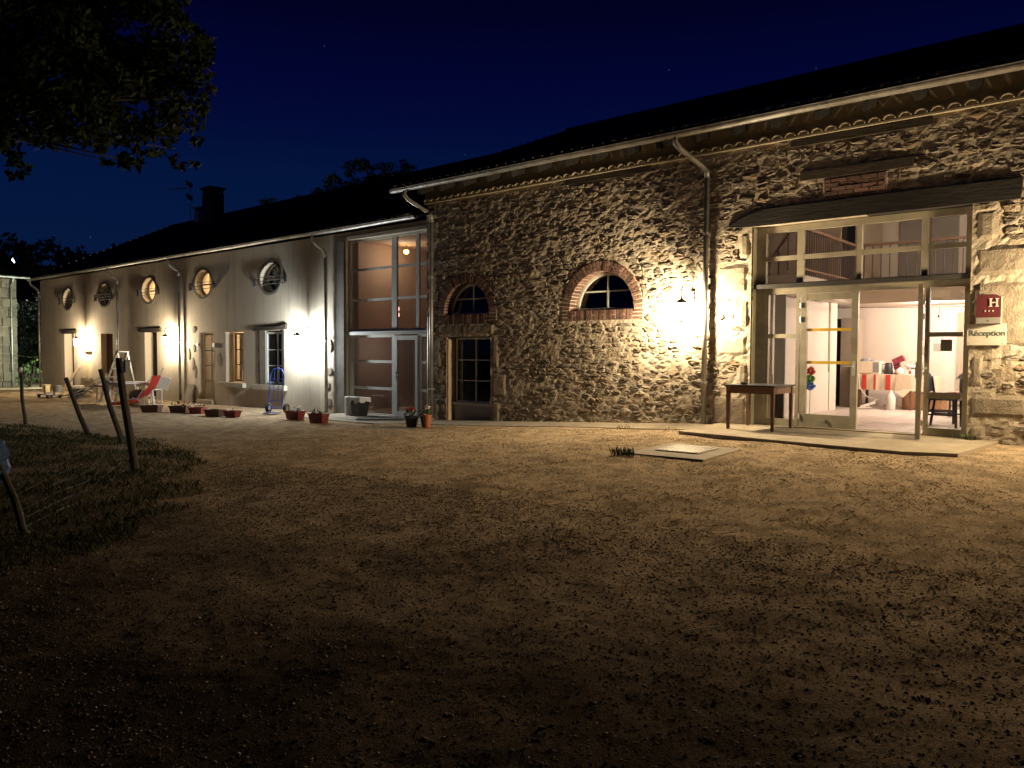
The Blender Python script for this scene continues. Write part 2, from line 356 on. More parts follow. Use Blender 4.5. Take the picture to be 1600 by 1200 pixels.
def ground_h(x, y):
    z = gz(x, y); x = np.asarray(x, float); y = np.asarray(y, float)
    near = np.clip((14-np.hypot(x, y+12.09))/10, 0, 1)
    wall = np.clip((-y-.5)/1.2, 0, 1)
    z = z+wall*(.030*vnoise(x, y, 1.1, 1)+.016*vnoise(x, y, 3.3, 2)+.009*vnoise(x, y, 8.5, 3))+near*(.009*vnoise(x, y, 17, 4)+.009*vnoise(x, y, 37, 5))
    g = np.clip((-y-6.2)/1.0, 0, 1)*np.clip((-x-8)/3, 0, 1)
    return z+g*.05*(1+vnoise(x, y, .9, 6))

def seg(a, b, st): return list(np.arange(a, b-1e-6, st))
gx = seg(-420, -60, 40)+seg(-60, -26, 1)+seg(-26, -14, .2)+seg(-14, -8, .09)+seg(-8, 2.4, .045)+seg(2.4, 10, .4)+seg(10, 60, 10)+[60, 140, 420]
gy = seg(-420, -40, 60)+seg(-40, -16, 3)+seg(-16, -11.4, .4)+seg(-11.4, -4, .045)+seg(-4, 0.2, .09)+seg(.2, 14, 1.5)+seg(14, 60, 8)+[60, 140, 420]
GX, GY = np.meshgrid(gx, gy); GZ = ground_h(GX, GY)
nx, ny = len(gx), len(gy)
me = bpy.data.meshes.new('gravel_yard')
vv = np.stack([GX, GY, GZ], -1).reshape(-1, 3)
ii = (np.arange(ny-1)[:, None]*nx+np.arange(nx-1)[None]).reshape(-1)
fq = np.stack([ii, ii+1, ii+1+nx, ii+nx], -1)
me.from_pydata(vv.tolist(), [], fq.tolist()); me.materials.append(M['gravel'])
me.polygons.foreach_set('use_smooth', [True]*len(me.polygons))
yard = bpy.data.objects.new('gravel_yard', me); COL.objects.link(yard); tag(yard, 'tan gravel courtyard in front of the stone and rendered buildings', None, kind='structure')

def scatter_mesh(name, m, V, F, T, kind='stuff', parent=None):
    me = bpy.data.meshes.new(name); me.vertices.add(len(V)); me.vertices.foreach_set('co', np.asarray(V, np.float32).reshape(-1))
    k = F.shape[1]; me.loops.add(F.size); me.loops.foreach_set('vertex_index', F.reshape(-1).astype(np.int32))
    me.polygons.add(len(F)); me.polygons.foreach_set('loop_start', (np.arange(len(F))*k).astype(np.int32))
    try: me.polygons.foreach_set('loop_total', np.full(len(F), k, np.int32))
    except Exception: pass
    me.materials.append(m); a = me.attributes.new('tint', 'FLOAT', 'POINT'); a.data.foreach_set('value', np.asarray(T, np.float32))
    me.update(calc_edges=True); me.validate()
    o = bpy.data.objects.new(name, me); COL.objects.link(o)
    if kind: o['kind'] = kind
    if parent: o.parent = parent; o.location = -WLOC[parent.name]
    return o
rng = np.random.default_rng(5)
def pebbles(n, xs, ys, smin, smax, power=2.2):
    x = rng.uniform(xs[0], xs[1], n); y = rng.uniform(ys[0], ys[1], n)
    z = ground_h(x, y); s = smin+(smax-smin)*rng.random(n)**power
    base = np.array([(1,0,0),(0,1,0),(-1,0,0),(0,-1,0),(0,0,1),(0,0,-.6)], float)
    V = base[None]*(.6+.8*rng.random((n, 6, 1))); a = rng.uniform(0, 6.28, n); ca, sa = np.cos(a), np.sin(a)
    sx = s*rng.uniform(.8, 1.7, n); sz = s*rng.uniform(.35, .8, n)
    X = V[..., 0]*sx[:, None]; Y = V[..., 1]*s[:, None]; Z = V[..., 2]*sz[:, None]
    P = np.stack([x[:, None]+X*ca[:, None]-Y*sa[:, None], y[:, None]+X*sa[:, None]+Y*ca[:, None], z[:, None]+Z+sz[:, None]*.25], -1)
    f = np.array([(0,1,4),(1,2,4),(2,3,4),(3,0,4),(1,0,5),(2,1,5),(3,2,5),(0,3,5)])
    F = (f[None]+np.arange(n)[:, None, None]*6).reshape(-1, 3)
    return P.reshape(-1, 3), F, np.repeat(rng.random(n)**1.6, 6)
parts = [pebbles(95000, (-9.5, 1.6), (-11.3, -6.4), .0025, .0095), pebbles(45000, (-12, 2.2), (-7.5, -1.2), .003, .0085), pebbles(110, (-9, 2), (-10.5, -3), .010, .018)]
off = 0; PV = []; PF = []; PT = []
for i_, (a, b, c) in enumerate(parts): PV.append(a); PF.append(b+off); PT.append(c*.9 if i_ == 0 else .55+.42*c); off += len(a)  # nearest pebbles kept darker, to go with the fall-off painted into the ground
scatter_mesh('gravel', M['pebble'], np.concatenate(PV), np.concatenate(PF), np.concatenate(PT))['label'] = 'loose pebbles and grit strewn over the yard'

def blades(pts, hmin, hmax, wd, lean=.5):
    n = len(pts); h = rng.uniform(hmin, hmax, n); a = rng.uniform(0, 6.28, n); l = h*rng.uniform(.1, lean, n)*2; b = rng.uniform(0, 6.28, n); w = wd*rng.uniform(.6, 1.3, n)
    p = np.stack([pts[:, 0], pts[:, 1], ground_h(pts[:, 0], pts[:, 1])-.004], -1)
    dx = np.stack([np.cos(a)*w, np.sin(a)*w, np.zeros(n)], -1); up = np.stack([np.cos(b)*l, np.sin(b)*l, h], -1)
    V = np.stack([p-dx, p+dx, p+up*np.array([.55, .55, .75])+dx*.6, p+up], 1).reshape(-1, 3)
    F = (np.array([(0,1,2),(0,2,3)])[None]+np.arange(n)[:, None, None]*4).reshape(-1, 3)
    return V, F, np.repeat(rng.random(n), 4)
def inpoly(x, y, poly):
    c = np.zeros(len(x), bool); j = len(poly)-1
    for i in range(len(poly)):
        xi, yi = poly[i]; xj, yj = poly[j]
        c ^= ((yi > y) != (yj > y)) & (x < (xj-xi)*(y-yi)/(yj-yi+1e-9)+xi); j = i
    return c
GP = [(-18.6,-6.8),(-17.2,-6.0),(-15.3,-6.15),(-13.4,-5.8),(-11.8,-6.3),(-10.4,-6.8),(-9.2,-7.5),(-8.0,-8.1),(-7.0,-8.9),(-6.3,-9.6),(-5.9,-10.2),(-5.7,-11.5),(-9,-14),(-22,-14),(-24,-9)]
gpx = rng.uniform(-23, -5.5, 150000); gpy = rng.uniform(-13, -5.6, 150000)
k = inpoly(gpx+.35*vnoise(gpx, gpy, 2.2, 8), gpy+.5*vnoise(gpx, gpy, 1.9, 9), GP) & (rng.random(150000) < .5+.9*vnoise(gpx, gpy, 2.5, 10))
gp = np.stack([gpx[k], gpy[k]], -1)
o = scatter_mesh('grass', M['grass'], *blades(gp, .02, .075, .004)); o['label'] = 'rough dark grass behind the leaning fence posts'
dx_ = rng.uniform(-13, 2, 60000); dy_ = rng.uniform(-8.2, -.9, 60000)
k = (vnoise(dx_, dy_, 1.6, 21)+.7*vnoise(dx_, dy_, 5, 22) > .12) & ~((dx_ > -5.9) & (dx_ < -1.6) & (dy_ > -2.2)) & ~((dx_ > -5.2) & (dx_ < -4.1) & (dy_ > -3.8) & (dy_ < -2.7))
o = scatter_mesh('dry_grass', M['straw'], *blades(np.stack([dx_[k], dy_[k]], -1), .006, .03, .004, 1.6)); o['label'] = 'short dry grass and straw growing through the gravel'

nl_ = 380; lx = rng.uniform(-13, 2.2, nl_); ly = -1.1-9.2*rng.random(nl_)**1.0; lk = vnoise(lx, ly, .55, 31)+.6*vnoise(lx, ly, 2.1, 32) > .0; lx, ly = lx[lk], ly[lk]; nl_ = len(lx)
la = rng.uniform(0, 6.28, nl_); ls_ = rng.uniform(.012, .030, nl_); lz = ground_h(lx, ly)+.004; d1 = np.stack([np.cos(la)*ls_, np.sin(la)*ls_, rng.uniform(-.3, .5, nl_)*ls_], -1); d2 = np.stack([-np.sin(la)*ls_*.5, np.cos(la)*ls_*.5, rng.uniform(0, .5, nl_)*ls_], -1); lp = np.stack([lx, ly, lz], -1)
LV = np.stack([lp-d1, lp+d2, lp+d1, lp-d2*np.array([1,1,-.6])], 1).reshape(-1, 3); LF = (np.array([(0,1,2),(0,2,3)])[None]+np.arange(nl_)[:, None, None]*4).reshape(-1, 3)
scatter_mesh('fallen_leaves', M['dead_leaf'], LV, LF, np.repeat(rng.random(nl_), 4))['label'] = 'small dead leaves lying on the gravel'
# concrete apron along the barn foot, reception pad
b = MB(); st = np.linspace(-16.2, -5.72, 40)
for i in range(len(st)-1):
    a, c = st[i], st[i+1]; e0 = -1.0-.06*math.sin(a*1.7)-(.35 if a < -12.8 else 0); e1 = -1.0-.06*math.sin(c*1.7)-(.35 if c < -12.8 else 0)
    za, zc = gzf(a, 0)+.035, gzf(c, 0)+.035
    b.add([(a, e0, za-.02), (c, e1, zc-.02), (c, .35, zc), (a, .35, za), (a, e0-.02, za-.2), (c, e1-.02, zc-.2)], [(0,1,2,3), (4,5,1,0)])
tag(b.build('concrete_path', M['concrete']), 'concrete strip along the foot of the stone wall', None, kind='structure')
pad = [(-5.72,-.02),(-5.56,-1.74),(-4.6,-1.86),(-3.4,-2.0),(-2.4,-2.08),(-1.86,-1.86),(-1.76,-.6),(-1.72,.12),(-5.72,.12)]
b = MB().prismz(pad, .2, .445); tag(b.build('concrete_pad', M['concrete']), 'raised concrete slab in front of the reception doors', None, kind='structure')

# ------------------------------------------------------------------ walls with openings
def wall_grid(b, y, xcuts, zcuts, holes, step=None, disp=None):
    """flat wall in the plane y, cut lines xcuts/zcuts, rectangular holes left open"""
    def refine(c):
        c = sorted(set(round(v, 4) for v in c)); out = [c[0]]
        for p, q in zip(c, c[1:]):
            n = max(1, int(math.ceil((q-p)/step))) if step else 1
            out += [p+(q-p)*(i+1)/n for i in range(n)]
        return out
    for h in holes: xcuts = xcuts+[h[0], h[1]]; zcuts = zcuts+[h[2], h[3]]
    X, Z = refine(xcuts), refine(zcuts); idx = {}
    vs = []; fs = []
    def vid(i, k):
        if (i, k) not in idx:
            idx[(i, k)] = len(vs); x, z = X[i], Z[k]; vs.append((x, y+(disp(x, z) if disp else 0), z))
        return idx[(i, k)]
    for i in range(len(X)-1):
        for k in range(len(Z)-1):
            cx, cz = (X[i]+X[i+1])/2, (Z[k]+Z[k+1])/2
            if any(h[0] < cx < h[1] and h[2] < cz < h[3] for h in holes): continue
            fs.append((vid(i, k), vid(i+1, k), vid(i+1, k+1), vid(i, k+1)))
    b.add(vs, fs)
def hole_fill(b, y, rect, c, rad, depth=None, n=48):
    """ring between a rectangle and a star-shaped inner outline rad(theta) about c; inner reveal to depth"""
    x0, x1, z0, z1 = rect
    th = sorted([2*PI*i/n for i in range(n)]+[math.atan2(z-c[1], x-c[0]) % (2*PI) for x in (x0, x1) for z in (z0, z1)])
    O, I = [], []
    for t in th:
        ct, s_ = math.cos(t), math.sin(t)
        ks = []
        if abs(ct) > 1e-9: ks.append(((x1 if ct > 0 else x0)-c[0])/ct)
        if abs(s_) > 1e-9: ks.append(((z1 if s_ > 0 else z0)-c[1])/s_)
        k = min(ks); O.append((c[0]+ct*k, y, c[1]+s_*k)); r = rad(t); I.append((c[0]+ct*r, y, c[1]+s_*r))
    m = len(th); fs = [(i, (i+1) % m, (i+1) % m+m, i+m) for i in range(m)]
    vs = O+I
    if depth is not None:
        vs += [(p[0], depth, p[2]) for p in I]; fs += [(i+m, (i+1) % m+m, (i+1) % m+2*m, i+2*m) for i in range(m)]
    b.add(vs, fs)
def reveal(b, h, y0, y1, bottom=True):
    x0, x1, z0, z1 = h
    b.quad((x0,y0,z0),(x0,y1,z0),(x0,y1,z1),(x0,y0,z1)); b.quad((x1,y0,z0),(x1,y0,z1),(x1,y1,z1),(x1,y1,z0))
    b.quad((x0,y0,z1),(x0,y1,z1),(x1,y1,z1),(x1,y0,z1))
    if bottom: b.quad((x0,y0,z0),(x1,y0,z0),(x1,y1,z0),(x0,y1,z0))

def window(name, parent, x0, x1, y, z0, z1, cols, rows, fm, gm, fw=.06, bw=.03, dep=.06, pane_y=.03, mull=None):
    """frame with glazing bars; panes as one child each"""
    b = MB(); b.box(x0, x1, y, y+dep, z0, z0+fw); b.box(x0, x1, y, y+dep, z1-fw, z1)
    b.box(x0, x0+fw, y+.002, y+dep-.002, z0+fw, z1-fw); b.box(x1-fw, x1, y+.002, y+dep-.002, z0+fw, z1-fw)
    ix0, ix1, iz0, iz1 = x0+fw, x1-fw, z0+fw, z1-fw
    for i in range(1, cols):
        x = ix0+(ix1-ix0)*i/cols; w = (mull if mull else bw); b.box(x-w/2, x+w/2, y+.004, y+dep-.006, iz0, iz1)
    for k in range(1, rows):
        z = iz0+(iz1-iz0)*k/rows; b.box(ix0, ix1, y+.008, y+dep-.01, z-bw/2, z+bw/2)
    f = b.build(name, M[fm], parent)
    for i in range(cols):
        for k in range(rows):
            a, c = ix0+(ix1-ix0)*i/cols, ix0+(ix1-ix0)*(i+1)/cols; d, e = iz0+(iz1-iz0)*k/rows, iz0+(iz1-iz0)*(k+1)/rows
            g = MB().box(a, c, y+pane_y, y+pane_y+.005, d, e).build('pane', M[gm], f)
    return f
def room(name, parent, m, x0, x1, y0, y1, z0, z1, fm=None):
    b = MB()
    b.quad((x0,y1,z0),(x1,y1,z0),(x1,y1,z1),(x0,y1,z1)); b.quad((x0,y0,z0),(x0,y1,z0),(x0,y1,z1),(x0,y0,z1)); b.quad((x1,y0,z0),(x1,y0,z1),(x1,y1,z1),(x1,y1,z0))
    b.quad((x0,y0,z1),(x0,y1,z1),(x1,y1,z1),(x1,y0,z1)); b.quad((x0,y0,z0),(x1,y0,z0),(x1,y1,z0),(x0,y1,z0))
    return b.build(name, M[m], parent)

# ------------------------------------------------------------------ stone barn
barn = thing('stone_barn', 'tall rubble stone barn with brick arched windows and a wide glazed reception entrance', 'building', (-6, 0, 0))
BX0, BX1, BTOP = -12.9, 3.2, 4.95
A2 = (-8.145, 2.42, .915, .715); A1 = (-11.65, 2.44, .885, .675)
DOOR = (-5.22, -2.10, .40, 3.66)
LOWW = (-12.25, -10.93, -.05, 1.95)
holes = [DOOR, LOWW]
arch_rects = []
for (cx, cz, R, r) in (A2, A1): arch_rects.append((cx-R+.02, cx+R-.02, 2.22, cz+R-.01))
b = MB()
def mort(x, z):
    v = noise.noise(Vector((x*2.1, 0, z*2.6)))*.014+noise.noise(Vector((x*9, 3, z*13)))*.016+noise.noise(Vector((x*23, 7, z*23)))*.006
    return v*(1 if z < 4.9 else .2)-.006
wall_grid(b, 0, [BX0, BX1], [-.3, BTOP], holes+arch_rects, .055, mort)
for (cx, cz, R, r), rect in zip((A2, A1), arch_rects):
    def rad(t, cx=cx, cz=cz, r=r, rr=rect):
        # half disc above the sill
        s_ = math.sin(t); c_ = math.cos(t); R0 = r+.06
        if s_ >= 0: return R0
        k = (cz-2.30)/max(-s_, 1e-6); k2 = R0/max(abs(c_), 1e-6); return min(k, k2)
    hole_fill(b, .012, rect, (cx, cz), rad, .30, 72)
for h in holes: reveal(b, h, -.01, .42 if h is DOOR else .30)
# other faces of the barn shell
b.quad((BX0,0,-.3),(BX0,0,BTOP+.5),(BX0,.45,BTOP+.5),(BX0,.45,-.3))
b.build('wall', M['mortar'], barn, smooth=False)
b = MB(); b.box(BX0+.01, BX0+.3, .4, 12, -.3, BTOP+.3); b.box(BX1-.3, BX1, .4, 12, -.3, BTOP+.3); b.box(BX0, BX1, 12, 12.3, -.3, BTOP+.3)
b.build('back_wall', M['slab_green'], barn)

# dressed blocks
BLK = []
def block(x0, x1, z0, z1, pr=.025, name='dressed_stone'):
    n = 7; b = MB(); nz = max(3, int((z1-z0)/.09)); nx_ = max(3, int((x1-x0)/.09))
    vs = []
    for k in range(nz+1):
        for i in range(nx_+1):
            u, w = i/nx_, k/nz; x = x0+(x1-x0)*u; z = z0+(z1-z0)*w
            e = min(u*(x1-x0), (1-u)*(x1-x0), w*(z1-z0), (1-w)*(z1-z0)); edge = min(1, e/.03)
            x += noise.noise(Vector((z*6, x0*3, 1)))*.012; z += noise.noise(Vector((x*6, z0*3, 5)))*.012
            vs.append((x, -(pr*edge+edge*.012*(1+noise.noise(Vector((x*9, 2, z*9)))))+.012, z))
    fs = [(k*(nx_+1)+i, k*(nx_+1)+i+1, (k+1)*(nx_+1)+i+1, (k+1)*(nx_+1)+i) for k in range(nz) for i in range(nx_)]
    BLK.append((x0, x1, z0, z1)); b.add(vs, fs)
    return b.build(name, M['block'], barn)
for r in [(-5.86,-5.23,2.55,3.10),(-5.42,-5.23,1.98,2.53),(-5.84,-5.23,1.52,1.96),(-5.44,-5.23,.98,1.50),(-5.90,-5.23,.36,.96),(-5.45,-5.23,3.12,3.62),
          (-2.09,-1.30,2.64,3.10),(-2.09,-1.28,1.67,2.62),(-2.09,-1.90,1.12,1.65),(-2.09,-1.36,.72,1.10),(-2.09,-1.85,.38,.70),(-2.09,-1.75,3.12,3.6),
          (-12.88,-12.45,-.1,.62),(-12.88,-12.62,.64,1.2),(-12.88,-12.40,1.22,1.93),(-12.86,-12.5,2.95,3.5),(-12.88,-12.62,3.52,3.95),(-12.88,-12.45,3.97,4.6),
          (-10.92,-10.62,.0,.62),(-10.92,-10.45,.64,1.22),(-10.92,-10.66,1.24,1.92)]: block(*r)
block(-12.52, -10.80, 1.96, 2.255, .03, 'stone_lintel')

# ---- rubble stones: anisotropic Voronoi cells, each with its own relief
def rubble():
    rr = random.Random(3); sites = []
    z = -.12
    while z < BTOP+.05:
        h = rr.uniform(.055, .112)
        if rr.random() < .12: h *= 1.5
        x = BX0-.2+rr.uniform(0, .3)
        while x < -.2:
            w = rr.uniform(.10, .34)*(.75+h*3.5)
            if x > -.9: w *= 1.5
            sites.append((x+w*rr.uniform(.35, .65), z+h*rr.uniform(.2, .8), h)); x += w
        z += h
    AZ = 2.1
    P = np.array([(s_[0], s_[1]*AZ) for s_ in sites]); cells = []
    gridc = {}
    cs = .6
    for i, p in enumerate(P): gridc.setdefault((int(p[0]//cs), int(p[1]//cs)), []).append(i)
    rects = BLK+[(DOOR[0]-.01, DOOR[1]+.01, DOOR[2]-.2, DOOR[3]+.02), LOWW, (-5.62, -1.5, 3.64, 3.93), (-9.0, -7.08, 4.82, 4.97), (-4.62, -2.58, 4.80, 4.94),
                 (-4.47, -2.83, 4.26, 4.43), (-4.11, -3.18, 3.93, 4.26), (-12.9, -.2, 4.935, 5.3)]
    def inside(x, z):
        for r in rects:
            if r[0] < x < r[1] and r[2] < z < r[3]: return r
        for (cx, cz, R, _) in (A2, A1):
            if abs(x-cx) < R+.015 and 2.2 < z < cz: return (cx-R-.015, cx+R+.015, 2.2, cz)
            if z >= cz and math.hypot(x-cx, z-cz) < R+.015: return ('c', cx, cz, R+.015)
        return None
    for i, s_ in enumerate(sites):
        if inside(s_[0], s_[1]) or s_[0] < BX0+.02 or s_[1] > 4.93: continue
        p = P[i]; poly = [(p[0]-.6, p[1]-.6), (p[0]+.6, p[1]-.6), (p[0]+.6, p[1]+.6), (p[0]-.6, p[1]+.6)]
        gx_, gy_ = int(p[0]//cs), int(p[1]//cs); nb = []
        for a in (-1, 0, 1):
            for c in (-1, 0, 1): nb += gridc.get((gx_+a, gy_+c), [])
        nb = sorted((j for j in nb if j != i), key=lambda j: (P[j][0]-p[0])**2+(P[j][1]-p[1])**2)[:16]
        for j in nb:
            q = P[j]; mx_, mz_ = (p[0]+q[0])/2, (p[1]+q[1])/2; nx_, nz_ = q[0]-p[0], q[1]-p[1]
            out = []
            for k in range(len(poly)):
                a, c = poly[k], poly[(k+1) % len(poly)]
                da = (a[0]-mx_)*nx_+(a[1]-mz_)*nz_; dc = (c[0]-mx_)*nx_+(c[1]-mz_)*nz_
                if da <= 0: out.append(a)
                if (da < 0) != (dc < 0): t = da/(da-dc); out.append((a[0]+(c[0]-a[0])*t, a[1]+(c[1]-a[1])*t))
            poly = out
            if len(poly) < 3: break
        if len(poly) < 3: continue
        pl = []
        for (x, zz) in poly:
            z_ = zz/AZ
            for _ in range(2):
                r = inside(x, z_)
                if not r: break
                if r[0] == 'c':
                    d = math.hypot(x-r[1], z_-r[2]) or 1; x = r[1]+(x-r[1])/d*r[3]; z_ = r[2]+(z_-r[2])/d*r[3]
                else:
                    k = min((x-r[0], 0), (r[1]-x, 1), (z_-r[2], 2), (r[3]-z_, 3))[1]
                    if k == 0: x = r[0]
                    elif k == 1: x = r[1]
                    elif k == 2: z_ = r[2]
                    else: z_ = r[3]
            x = max(x, BX0); pl.append((x, min(z_, 4.935)))
        cx = sum(q[0] for q in pl)/len(pl); cz = sum(q[1] for q in pl)/len(pl)
        area = abs(sum(pl[k][0]*pl[(k+1) % len(pl)][1]-pl[(k+1) % len(pl)][0]*pl[k][1] for k in range(len(pl))))/2
        if area < .0008: continue
        cells.append((area, cx, cz, pl))
    return cells
cells = rubble()
def stone_mesh(b, cx, cz, pl, rr):
    # subdivide long edges so that outlines are ragged
    q = []
    for k in range(len(pl)):
        a, c = pl[k], pl[(k+1) % len(pl)]; q.append(a)
        if math.hypot(a[0]-c[0], a[1]-c[1]) > .07: q.append(((a[0]+c[0])/2+rr.uniform(-.012, .012), (a[1]+c[1])/2+rr.uniform(-.010, .010)))
    n = len(q); h = rr.choice((.007, .010, .015, .021, .028))*rr.uniform(.7, 1.15); tx, tz = rr.uniform(-.10, .10), rr.uniform(-.17, .13)
    ring = []
    size = max(.04, min(max(p[0] for p in q)-min(p[0] for p in q), max(p[1] for p in q)-min(p[1] for p in q)))
    g = min(.26, .010/size*2+.04)
    j = lambda a: rr.uniform(-a, a)
    def lift(x, z, f): return -(h*f+((x-cx)*tx+(z-cz)*tz)*f)
    r0 = [(cx+(x-cx)*(1-g), .012, cz+(z-cz)*(1-g)) for x, z in q]
    r1 = [(cx+(x-cx)*(1-g)*.93+j(.006), lift(x, z, .72)+j(.006), cz+(z-cz)*(1-g)*.90+j(.005)) for x, z in q]
    r2 = [(cx+(x-cx)*.52+j(.010), lift(cx+(x-cx)*.5, cz+(z-cz)*.5, 1)+j(.008), cz+(z-cz)*.5+j(.008)) for x, z in q]
    vs = r0+r1+r2+[(cx, lift(cx, cz, 1.0)+j(.010), cz)]
    fs = [(k, (k+1) % n, (k+1) % n+n, k+n) for k in range(n)]+[(k+n, (k+1) % n+n, (k+1) % n+2*n, k+2*n) for k in range(n)]+[(k+2*n, (k+1) % n+2*n, 3*n) for k in range(n)]
    area2 = sum(q[k][0]*q[(k+1) % n][1]-q[(k+1) % n][0]*q[k][1] for k in range(n))
    if area2 < 0: fs = [f[::-1] for f in fs]
    b.add(vs, fs, rr.random())
rr = random.Random(21)
def seen(c): return c[0]/(1+.006*((c[1])**2))*(0 if c[1] > -1.45 else 1)
cells.sort(key=lambda c: -seen(c))
for a, cx, cz, pl in cells[:290]:
    b = MB(); stone_mesh(b, cx, cz, pl, rr); b.build('stone', M['stone'], barn, tint=True)
b = MB()
for a, cx, cz, pl in cells[290:]: stone_mesh(b, cx, cz, pl, rr)
b.build('rubble_stones', M['stone'], barn, tint=True, kind='stuff')

# ---- brick arches
bm_full = MB().box(-.5, .5, -.5, .5, -.5, .5).mesh('brick', M['brick'])
def brick(cx, y, cz, L, Wd, D, ang):
    return share('brick', bm_full, (cx, y, cz), barn, (0, -ang, 0), (L, D, Wd))
for (cx, cz, R, r) in (A2, A1):
    L = R-r; n = int(PI*(R+r)/2/.076)
    for i in range(n):
        t = PI*(i+.5)/n; w = PI*(r+.03)/n-.020; jit = RND.uniform(-.004, .004)
        if i % 2:
            brick(cx+math.cos(t)*(r+L/2), .122+jit, cz+math.sin(t)*(r+L/2), L-.006, w+.008, .29, t)
        else:
            for q in (.25, .75): brick(cx+math.cos(t)*(r+L*q), .122+jit, cz+math.sin(t)*(r+L*q), L/2-.018, w+.010*q, .29, t)
    zb = 2.225; rows = 3
    for sgn in (-1, 1):
        for k in range(rows):
            hh = (cz-zb)/rows; zc = zb+hh*(k+.5)
            if k % 2: brick(cx+sgn*(r+L/2), .122+RND.uniform(-.004, .004), zc, L-.006, hh-.019, .29, 0)
            else:
                for q in (.25, .75): brick(cx+sgn*(r+L*q), .122+RND.uniform(-.004, .004), zc, L/2-.012, hh-.019, .29, 0)
    m = int(2*r/.072)
    for k in range(m):
        x = cx-r+(k+.5)*2*r/m
        if k % 3 != 1: brick(x, .122+RND.uniform(-.004, .004), (zb+cz-.0)/2+.0, cz-zb-.012, 2*r/m-.020, .28, PI/2)
        else:
            for q in (.25, .75): brick(x, .122+RND.uniform(-.004, .004), zb+(cz-zb)*q, (cz-zb)/2-.012, 2*r/m-.020, .28, PI/2)
    # mortar bed behind the bricks
    b = MB(); nn = 40
    for i in range(nn):
        a0, a1 = PI*i/nn, PI*(i+1)/nn
        p = [(cx+math.cos(a)*q, cz+math.sin(a)*q) for a, q in ((a0, r+.012), (a0, R-.012), (a1, R-.012), (a1, r+.012))]; b.prism(p, -.011, .26)
    b.box(cx-R+.012, cx-r-.012, -.011, .26, zb+.01, cz); b.box(cx+r+.012, cx+R-.012, -.011, .26, zb+.01, cz); b.box(cx-r-.01, cx+r+.01, -.009, .26, zb+.01, cz-.012)
    b.build('brick_mortar', M['jointm'], barn)
    # arched window: frame and four panes
    fy = .215; b = MB(); ri = r-.0
    nn = 28; fr = .055
    for i in range(nn):
        a0, a1 = PI*i/nn, PI*(i+1)/nn
        b.prism([(cx+math.cos(a)*q, cz+.005+math.sin(a)*q) for a, q in ((a0, ri-fr), (a0, ri), (a1, ri), (a1, ri-fr))], fy, fy+.06)
    b.box(cx-ri+fr, cx+ri-fr, fy+.002, fy+.058, cz+.006, cz+.05)
    b.box(cx-.016, cx+.016, fy+.006, fy+.05, cz+.05, cz+ri-fr); zt = cz+.05+(ri-fr)*.47
    hw = math.sqrt((ri-fr)**2-(zt-cz)**2); b.box(cx-hw, cx+hw, fy+.01, fy+.046, zt-.014, zt+.014)
    f = b.build('arched_window', M['white_frame'], barn)
    for sx in (-1, 1):
        for up in (0, 1):
            poly = []
            lo = cz+.05 if not up else zt; 
            angs = np.linspace(math.asin((lo-cz)/(ri-fr)), math.asin((zt-cz)/(ri-fr)) if not up else PI/2, 8)
            poly = [(cx, lo)]+[(cx+sx*math.cos(a)*(ri-fr), cz+math.sin(a)*(ri-fr)) for a in angs]
            if not up: poly.append((cx, zt))
            MB().prism(poly, fy+.028, fy+.033).build('pane', M['glass_dark'], f)
    room('dark_room', barn, 'room_dark', cx-1.0, cx+1.0, .31, 2.6, 2.05 if cx < -10 else 1.6, 3.5)
# ---- beams, brick infill
MB().prism([(-5.64,3.70),(-5.40,3.665),(-1.55,3.655),(-1.53,3.925),(-3.2,3.93),(-5.02,3.915),(-5.30,3.85)], -.048, .30).build('lintel_beam', M['timber_dark'], barn)
for (x0, x1, z0, z1) in ((-8.98,-7.10,4.83,4.935), (-4.60,-2.60,4.815,4.925), (-4.45,-2.85,4.275,4.42)):
    MB().prism([(x0,z0+.01),(x1,z0),(x1,z1-.01),(x0,z1)], -.040, .2).build('timber_beam', M['timber_old'], barn)
b = MB().box(-4.10, -3.19, -.018, .1, 3.94, 4.26); b.build('brick_mortar', M['jointm'], barn)
for k in range(5):
    x = -4.09+(0 if k % 2 else .11)
    if not k % 2: share('brick', bm_full, (-4.04, .024, 3.972+k*.0625), barn, None, (.095, .11, .050))
    while x < -3.21:
        w = min(.21, -3.20-x)
        if w > .05: share('brick', bm_full, (x+w/2, .024+RND.uniform(-.006, .006), 3.972+k*.0625), barn, None, (w-.013, .11, .050))
        x += .222

# ---- reception glazing
gf = M['cream']; RX0, RX1 = -5.20, -2.12; gy0, gy1 = .12, .20
XM = [-5.03, -4.53, -4.43, -3.63, -3.55, -2.76, -2.64, -2.19]   # clear widths between stiles
b = MB()
b.box(RX0, -5.03, gy0, gy1, .445, 3.65); b.box(-2.19, RX1, gy0, gy1, .445, 3.65)
b.box(-5.03, -2.19, gy0+.002, gy1-.002, 3.55, 3.65)
for a, c in ((-4.53,-4.43), (-3.63,-3.56), (-2.745,-2.665)): b.box(a, c, gy0+.003, gy1-.003, 2.72, 3.55)
b.box(-5.03, -2.19, gy0+.001, gy1-.001, 2.56, 2.74)
b.box(-5.03, -2.19, gy0+.006, gy1-.006, 3.10, 3.17)
fr = b.build('upper_frame', gf, barn)
for a, c in ((-5.03,-4.53), (-4.43,-3.63), (-3.56,-2.745), (-2.665,-2.19)):
    for d, e in ((2.74,3.10), (3.17,3.55)): MB().box(a, c, .158, .163, d, e).build('pane', M['glass'], fr)
MB().prism([(0,0)]*0 or [(RX0-.02,2.655),(RX1+.02,2.655),(RX1+.02,2.72),(RX0-.02,2.72)], .02, .119).build('flashing', M['dark_metal'], barn)
